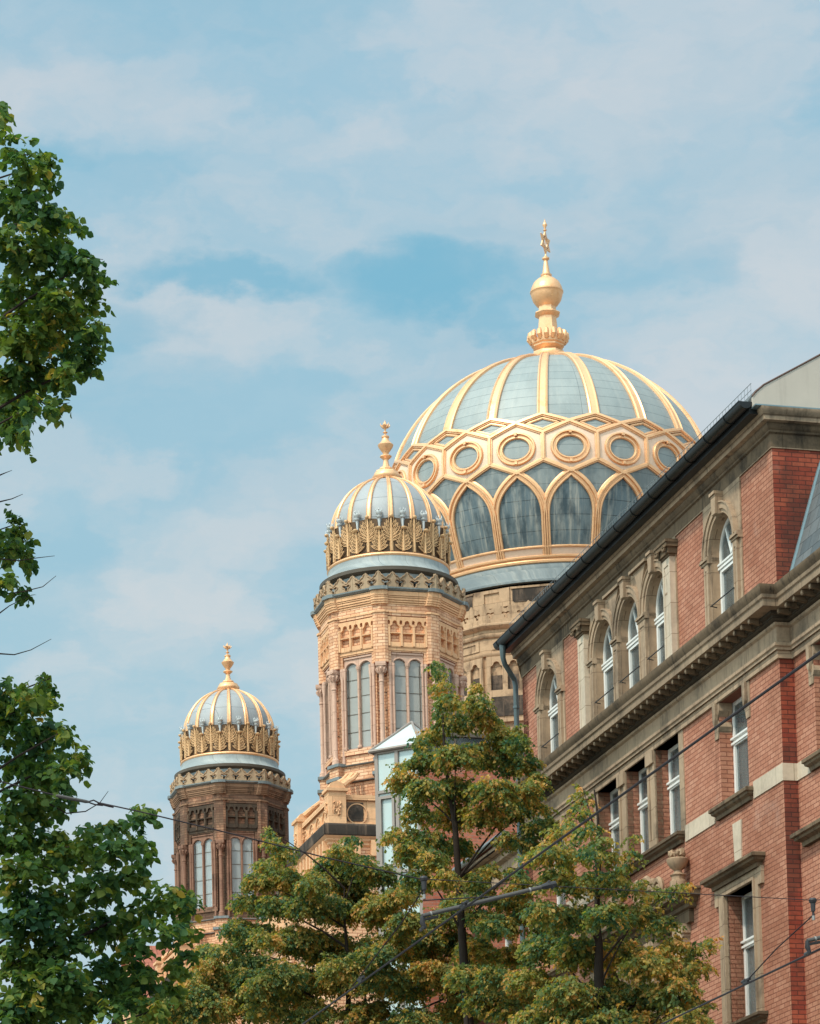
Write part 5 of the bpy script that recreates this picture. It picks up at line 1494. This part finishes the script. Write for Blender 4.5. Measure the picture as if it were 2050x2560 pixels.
treeB = [(440,2040,30),(480,2065,34),(420,2090,32),(385,2085,26),(350,2110,28),(505,2100,38),(315,2135,26),(545,1965,30),(460,2130,38),(390,2140,32),(430,2000,20),(700,1900,34),(770,1900,34),(640,1980,36),(830,1990,40),(900,1975,36),(905,2030,40),(720,2030,46),(620,2090,44),(530,2060,40),(562,1748,11),(575,1775,20),(598,1795,20),(560,1820,22),(595,1840,34),(548,1860,26),(625,1855,26),(735,1768,14),(720,1790,24),(700,1815,32),(755,1815,30),(670,1850,34),(735,1860,42),(800,1845,34),(845,1880,36),(525,1900,26),(580,1905,40),(645,1910,46),(720,1920,50),(800,1925,48),(500,1945,24),(545,1965,42),(615,1980,50),(700,1990,54),(790,1995,54),(870,1945,44),(930,1930,34),(880,2000,50),(960,1980,40),(975,1925,20),(480,2000,28),(520,2035,44),(600,2050,52),(690,2065,56),(785,2070,56),(870,2075,54),(950,2060,46),(1025,2020,34),(450,2060,34),(470,2105,44),(560,2120,54),(660,2130,56),(760,2140,56),(860,2145,54),(960,2130,50),(1030,2100,44),(410,2075,26),(420,2130,36),(370,2120,26),(340,2145,26),(1060,2060,26)]
def below(cx, cz, rr, n):
    return [((cx.x+rr*cos(a)*f, cx.y+rr*sin(a)*f, cz+dz), (1.3,1.3,.9)) for a, f, dz in zip(nr.uniform(0,2*pi,n), nr.uniform(.2,1,n)**.5, nr.uniform(-3.4,.3,n))]
def st_tree(name, label, n, u, top, blobs, zb, dens_, rr, sp_, lean=0.0):
    p = street(n, u)
    t_ = tr([((p.x, p.y, 0), .20), ((p.x+.1, p.y, 5.0), .17), ((p.x+.05+lean*.5, p.y+.1, 10.0), .12), ((p.x+lean*.8, p.y, top-3), .06), ((p.x+lean, p.y, top-.6), .015)])
    return grow(name, label, t_, blobs, p.y, sp_, .068, 13, 'narrow', M['leaf_far'], dens_, .30, .5, .7, 5, below(p, zb, rr, 14), 20)
n2 = st_tree('street_tree', 'tallest brown green street tree with a pointed top, in front of the glass turret', 17.7, 59.4, 18.6, treeA, 11.3, 1800, 3.0, 1.5, -.9)
n3 = st_tree('street_tree', 'brown green street tree hiding the foot of the red brick facade', 17.3, 51.4, 15.0, treeC, 9.3, 1250, 2.7, 1.3)
n4 = st_tree('street_tree', 'wide street tree in front of the two domed corner towers', 17.2, 70.0, 17.0, treeB, 12.0, 1500, 3.6, 1.7)
print('leaves', n1[1], n2[1], n3[1], n4[1])
# ------------------------------------------------------------------ sun, sky
SUN_AZ, SUN_EL = radians(-42), radians(52)      # azimuth: from behind the viewer (0) towards the left (negative)
to_sun = Vector((sin(SUN_AZ)*cos(SUN_EL), -cos(SUN_AZ)*cos(SUN_EL), sin(SUN_EL)))
sd_ = bpy.data.lights.new('sun', 'SUN'); sd_.energy = 2.8; sd_.angle = radians(4.0); sd_.color = (1.0, .89, .73)
so = bpy.data.objects.new('sun', sd_); COL.objects.link(so)
so.rotation_euler = to_sun.to_track_quat('Z', 'Y').to_euler(); so.location = (-30, -20, 60)

wld = bpy.data.worlds.new('World'); scene.world = wld; wld.use_nodes = True
nt = wld.node_tree; nt.nodes.clear()
class WN(NT):
    def __init__(s): s.t = nt; s.out = nt.nodes.new('ShaderNodeOutputWorld')
w = WN()
sky = w.n('ShaderNodeTexSky'); sky.sky_type = 'NISHITA'; sky.sun_disc = False
sky.sun_elevation = SUN_EL; sky.sun_rotation = math.atan2(to_sun.x, to_sun.y) % (2*pi)
sky.air_density = 1.0; sky.dust_density = 1.0; sky.ozone_density = 2.0
d = w.n('ShaderNodeTexCoord').outputs['Generated']
nv = w.n('ShaderNodeVectorMath', operation='NORMALIZE'); w.l(d, nv.inputs[0]); d = nv.outputs[0]
x, y, z = w.sep(d)
az = w.math('ARCTAN2', x, y); el = w.math('ARCSINE', z)
# cloud sheet: soft wisps drawn out sideways, in sky angles
q = w.comb(w.math('MULTIPLY', az, 9.0), w.math('MULTIPLY', el, 17.0), 0.0)
wx = w.noise(q, 1.3, 4, .55); wy = w.noise(w.comb(w.math('MULTIPLY', az, 9.0), w.math('MULTIPLY', el, 17.0), 7.3), 1.3, 4, .55)
wx2 = w.noise(w.comb(w.math('MULTIPLY', az, 40.0), w.math('MULTIPLY', el, 70.0), 1.0), 1.3, 5, .6); wy2 = w.noise(w.comb(w.math('MULTIPLY', az, 40.0), w.math('MULTIPLY', el, 70.0), 4.0), 1.3, 5, .6)
azw = w.math('ADD', az, w.math('ADD', w.math('MULTIPLY', w.math('SUBTRACT', wx, .5), .075), w.math('MULTIPLY', w.math('SUBTRACT', wx2, .5), .045)))
elw = w.math('ADD', el, w.math('ADD', w.math('MULTIPLY', w.math('SUBTRACT', wy, .5), .036), w.math('MULTIPLY', w.math('SUBTRACT', wy2, .5), .022)))
big = w.noise(w.comb(w.math('MULTIPLY', azw, 7.0), w.math('MULTIPLY', elw, 15.0), 2.0), 1.0, 6, .55)
fine = w.noise(w.comb(w.math('MULTIPLY', azw, 22.0), w.math('MULTIPLY', elw, 48.0), 5.0), 1.0, 5, .55)
gap = None
# openings of clear blue: azimuth, elevation, half widths (degrees), strength
for a, e, ra, re, s in ((.6,22.35,2.6,.72,1.0), (-3.4,22.5,1.9,.42,.95), (2.2,21.75,.9,.45,.75), (-5.4,21.6,1.5,.75,.75), (-6.6,24.2,1.4,.5,.6), (-2.6,26.6,1.2,.5,.35), (2.1,25.2,.9,.35,.3), (6.4,22.4,1.0,.6,.5), (-4.3,23.9,2.2,.5,.35), (-3.0,19.3,2.2,.7,.25), (2.5,19.0,3.5,.8,.25), (-6.5,17.8,1.6,.7,.22), (-1.0,20.6,1.2,.4,.2)):
    u = w.math('DIVIDE', w.math('SUBTRACT', azw, radians(a)), radians(ra)); v = w.math('DIVIDE', w.math('SUBTRACT', elw, radians(e)), radians(re))
    r = w.math('SQRT', w.math('ADD', w.math('MULTIPLY', u, u), w.math('MULTIPLY', v, v)))
    g = w.math('MULTIPLY', w.math('SUBTRACT', 1.0, w.ramp(r, .25, 1.5)), s)
    gap = g if gap is None else w.math('MAXIMUM', gap, g)
base_clear = w.math('MULTIPLY', w.math('MULTIPLY', w.ramp(big, .40, .68), .42), w.ramp(el, radians(13), radians(23)))
clear = w.math('MAXIMUM', gap, w.math('ADD', base_clear, w.math('MULTIPLY', w.math('MULTIPLY', w.ramp(fine, .5, .75), .22), w.ramp(el, radians(15), radians(24)))))
clear = w.math('MULTIPLY', w.math('MULTIPLY', clear, .74), w.math('ADD', .80, w.math('MULTIPLY', fine, .4)), clamp=True)
lum = w.noise(w.comb(w.math('MULTIPLY', azw, 12.0), w.math('MULTIPLY', elw, 22.0), 9.0), 1.0, 5, .5)
lum = w.math('ADD', w.math('ADD', w.math('MULTIPLY', lum, .62), w.math('MULTIPLY', fine, .38)), w.math('MULTIPLY', w.ramp(az, radians(-1), radians(8)), .07))
brt = None
for a, e, ra, re, s in ((-3.4,21.55,2.3,.55,.15), (-1.6,21.2,1.6,.4,.10), (7.4,22.9,1.5,1.8,.17), (6.6,20.2,1.8,.8,.10), (-5.8,25.2,2.2,.6,.11), (3.6,25.6,2.4,.9,.13), (.4,25.0,1.2,.7,.10), (-3.6,16.6,2.6,1.0,.12), (-2.0,18.2,1.8,.5,.08), (-6.0,19.4,1.4,.6,.10)):
    u = w.math('DIVIDE', w.math('SUBTRACT', azw, radians(a)), radians(ra)); v = w.math('DIVIDE', w.math('SUBTRACT', elw, radians(e)), radians(re))
    r = w.math('SQRT', w.math('ADD', w.math('MULTIPLY', u, u), w.math('MULTIPLY', v, v)))
    g = w.math('MULTIPLY', w.math('SUBTRACT', 1.0, w.ramp(r, .1, 1.7)), s*.8)
    brt = g if brt is None else w.math('MAXIMUM', brt, g)
lum = w.math('ADD', w.math('SUBTRACT', lum, .03), brt)
cloud = w.mix(w.ramp(lum, .36, .66), (3.75, 5.8, 6.95), (6.0, 6.65, 7.1))
cloud = w.mix(w.ramp(el, radians(10), radians(30)), w.mix(1.0, cloud, (1.04,1.03,1.0), 'MULTIPLY'), w.mix(1.0, cloud, (.92,.95,.985), 'MULTIPLY'))
blue = w.mix(.88, sky.outputs[0], (1.55, 4.85, 6.65))
sv = w.n('ShaderNodeVectorMath', operation='DOT_PRODUCT'); w.l(d, sv.inputs[0]); sv.inputs[1].default_value = to_sun
fill_glow = w.ramp(sv.outputs['Value'], .15, 1.0)        # unseen bright sky round the sun, added behind the viewer as soft fill
col = w.mix(clear, cloud, blue)
col = w.mix(1.0, col, w.mix(fill_glow, (1.0,1.0,1.0), (3.9,3.55,3.1)), 'MULTIPLY')
bg = w.n('ShaderNodeBackground'); w.l(col, bg.inputs[0]); bg.inputs[1].default_value = .10
w.l(bg.outputs[0], w.out.inputs[0])

scene.view_settings.view_transform = 'Standard'; scene.view_settings.look = 'None'
scene.view_settings.exposure = 0.0; scene.view_settings.gamma = 1.0; scene.view_settings.use_curve_mapping = False
scene.render.resolution_x, scene.render.resolution_y = 820, 1024
scene.cycles.use_denoising = True
scene.cycles.max_bounces = 6; scene.cycles.transparent_max_bounces = 12; scene.cycles.caustics_reflective = False; scene.cycles.caustics_refractive = False
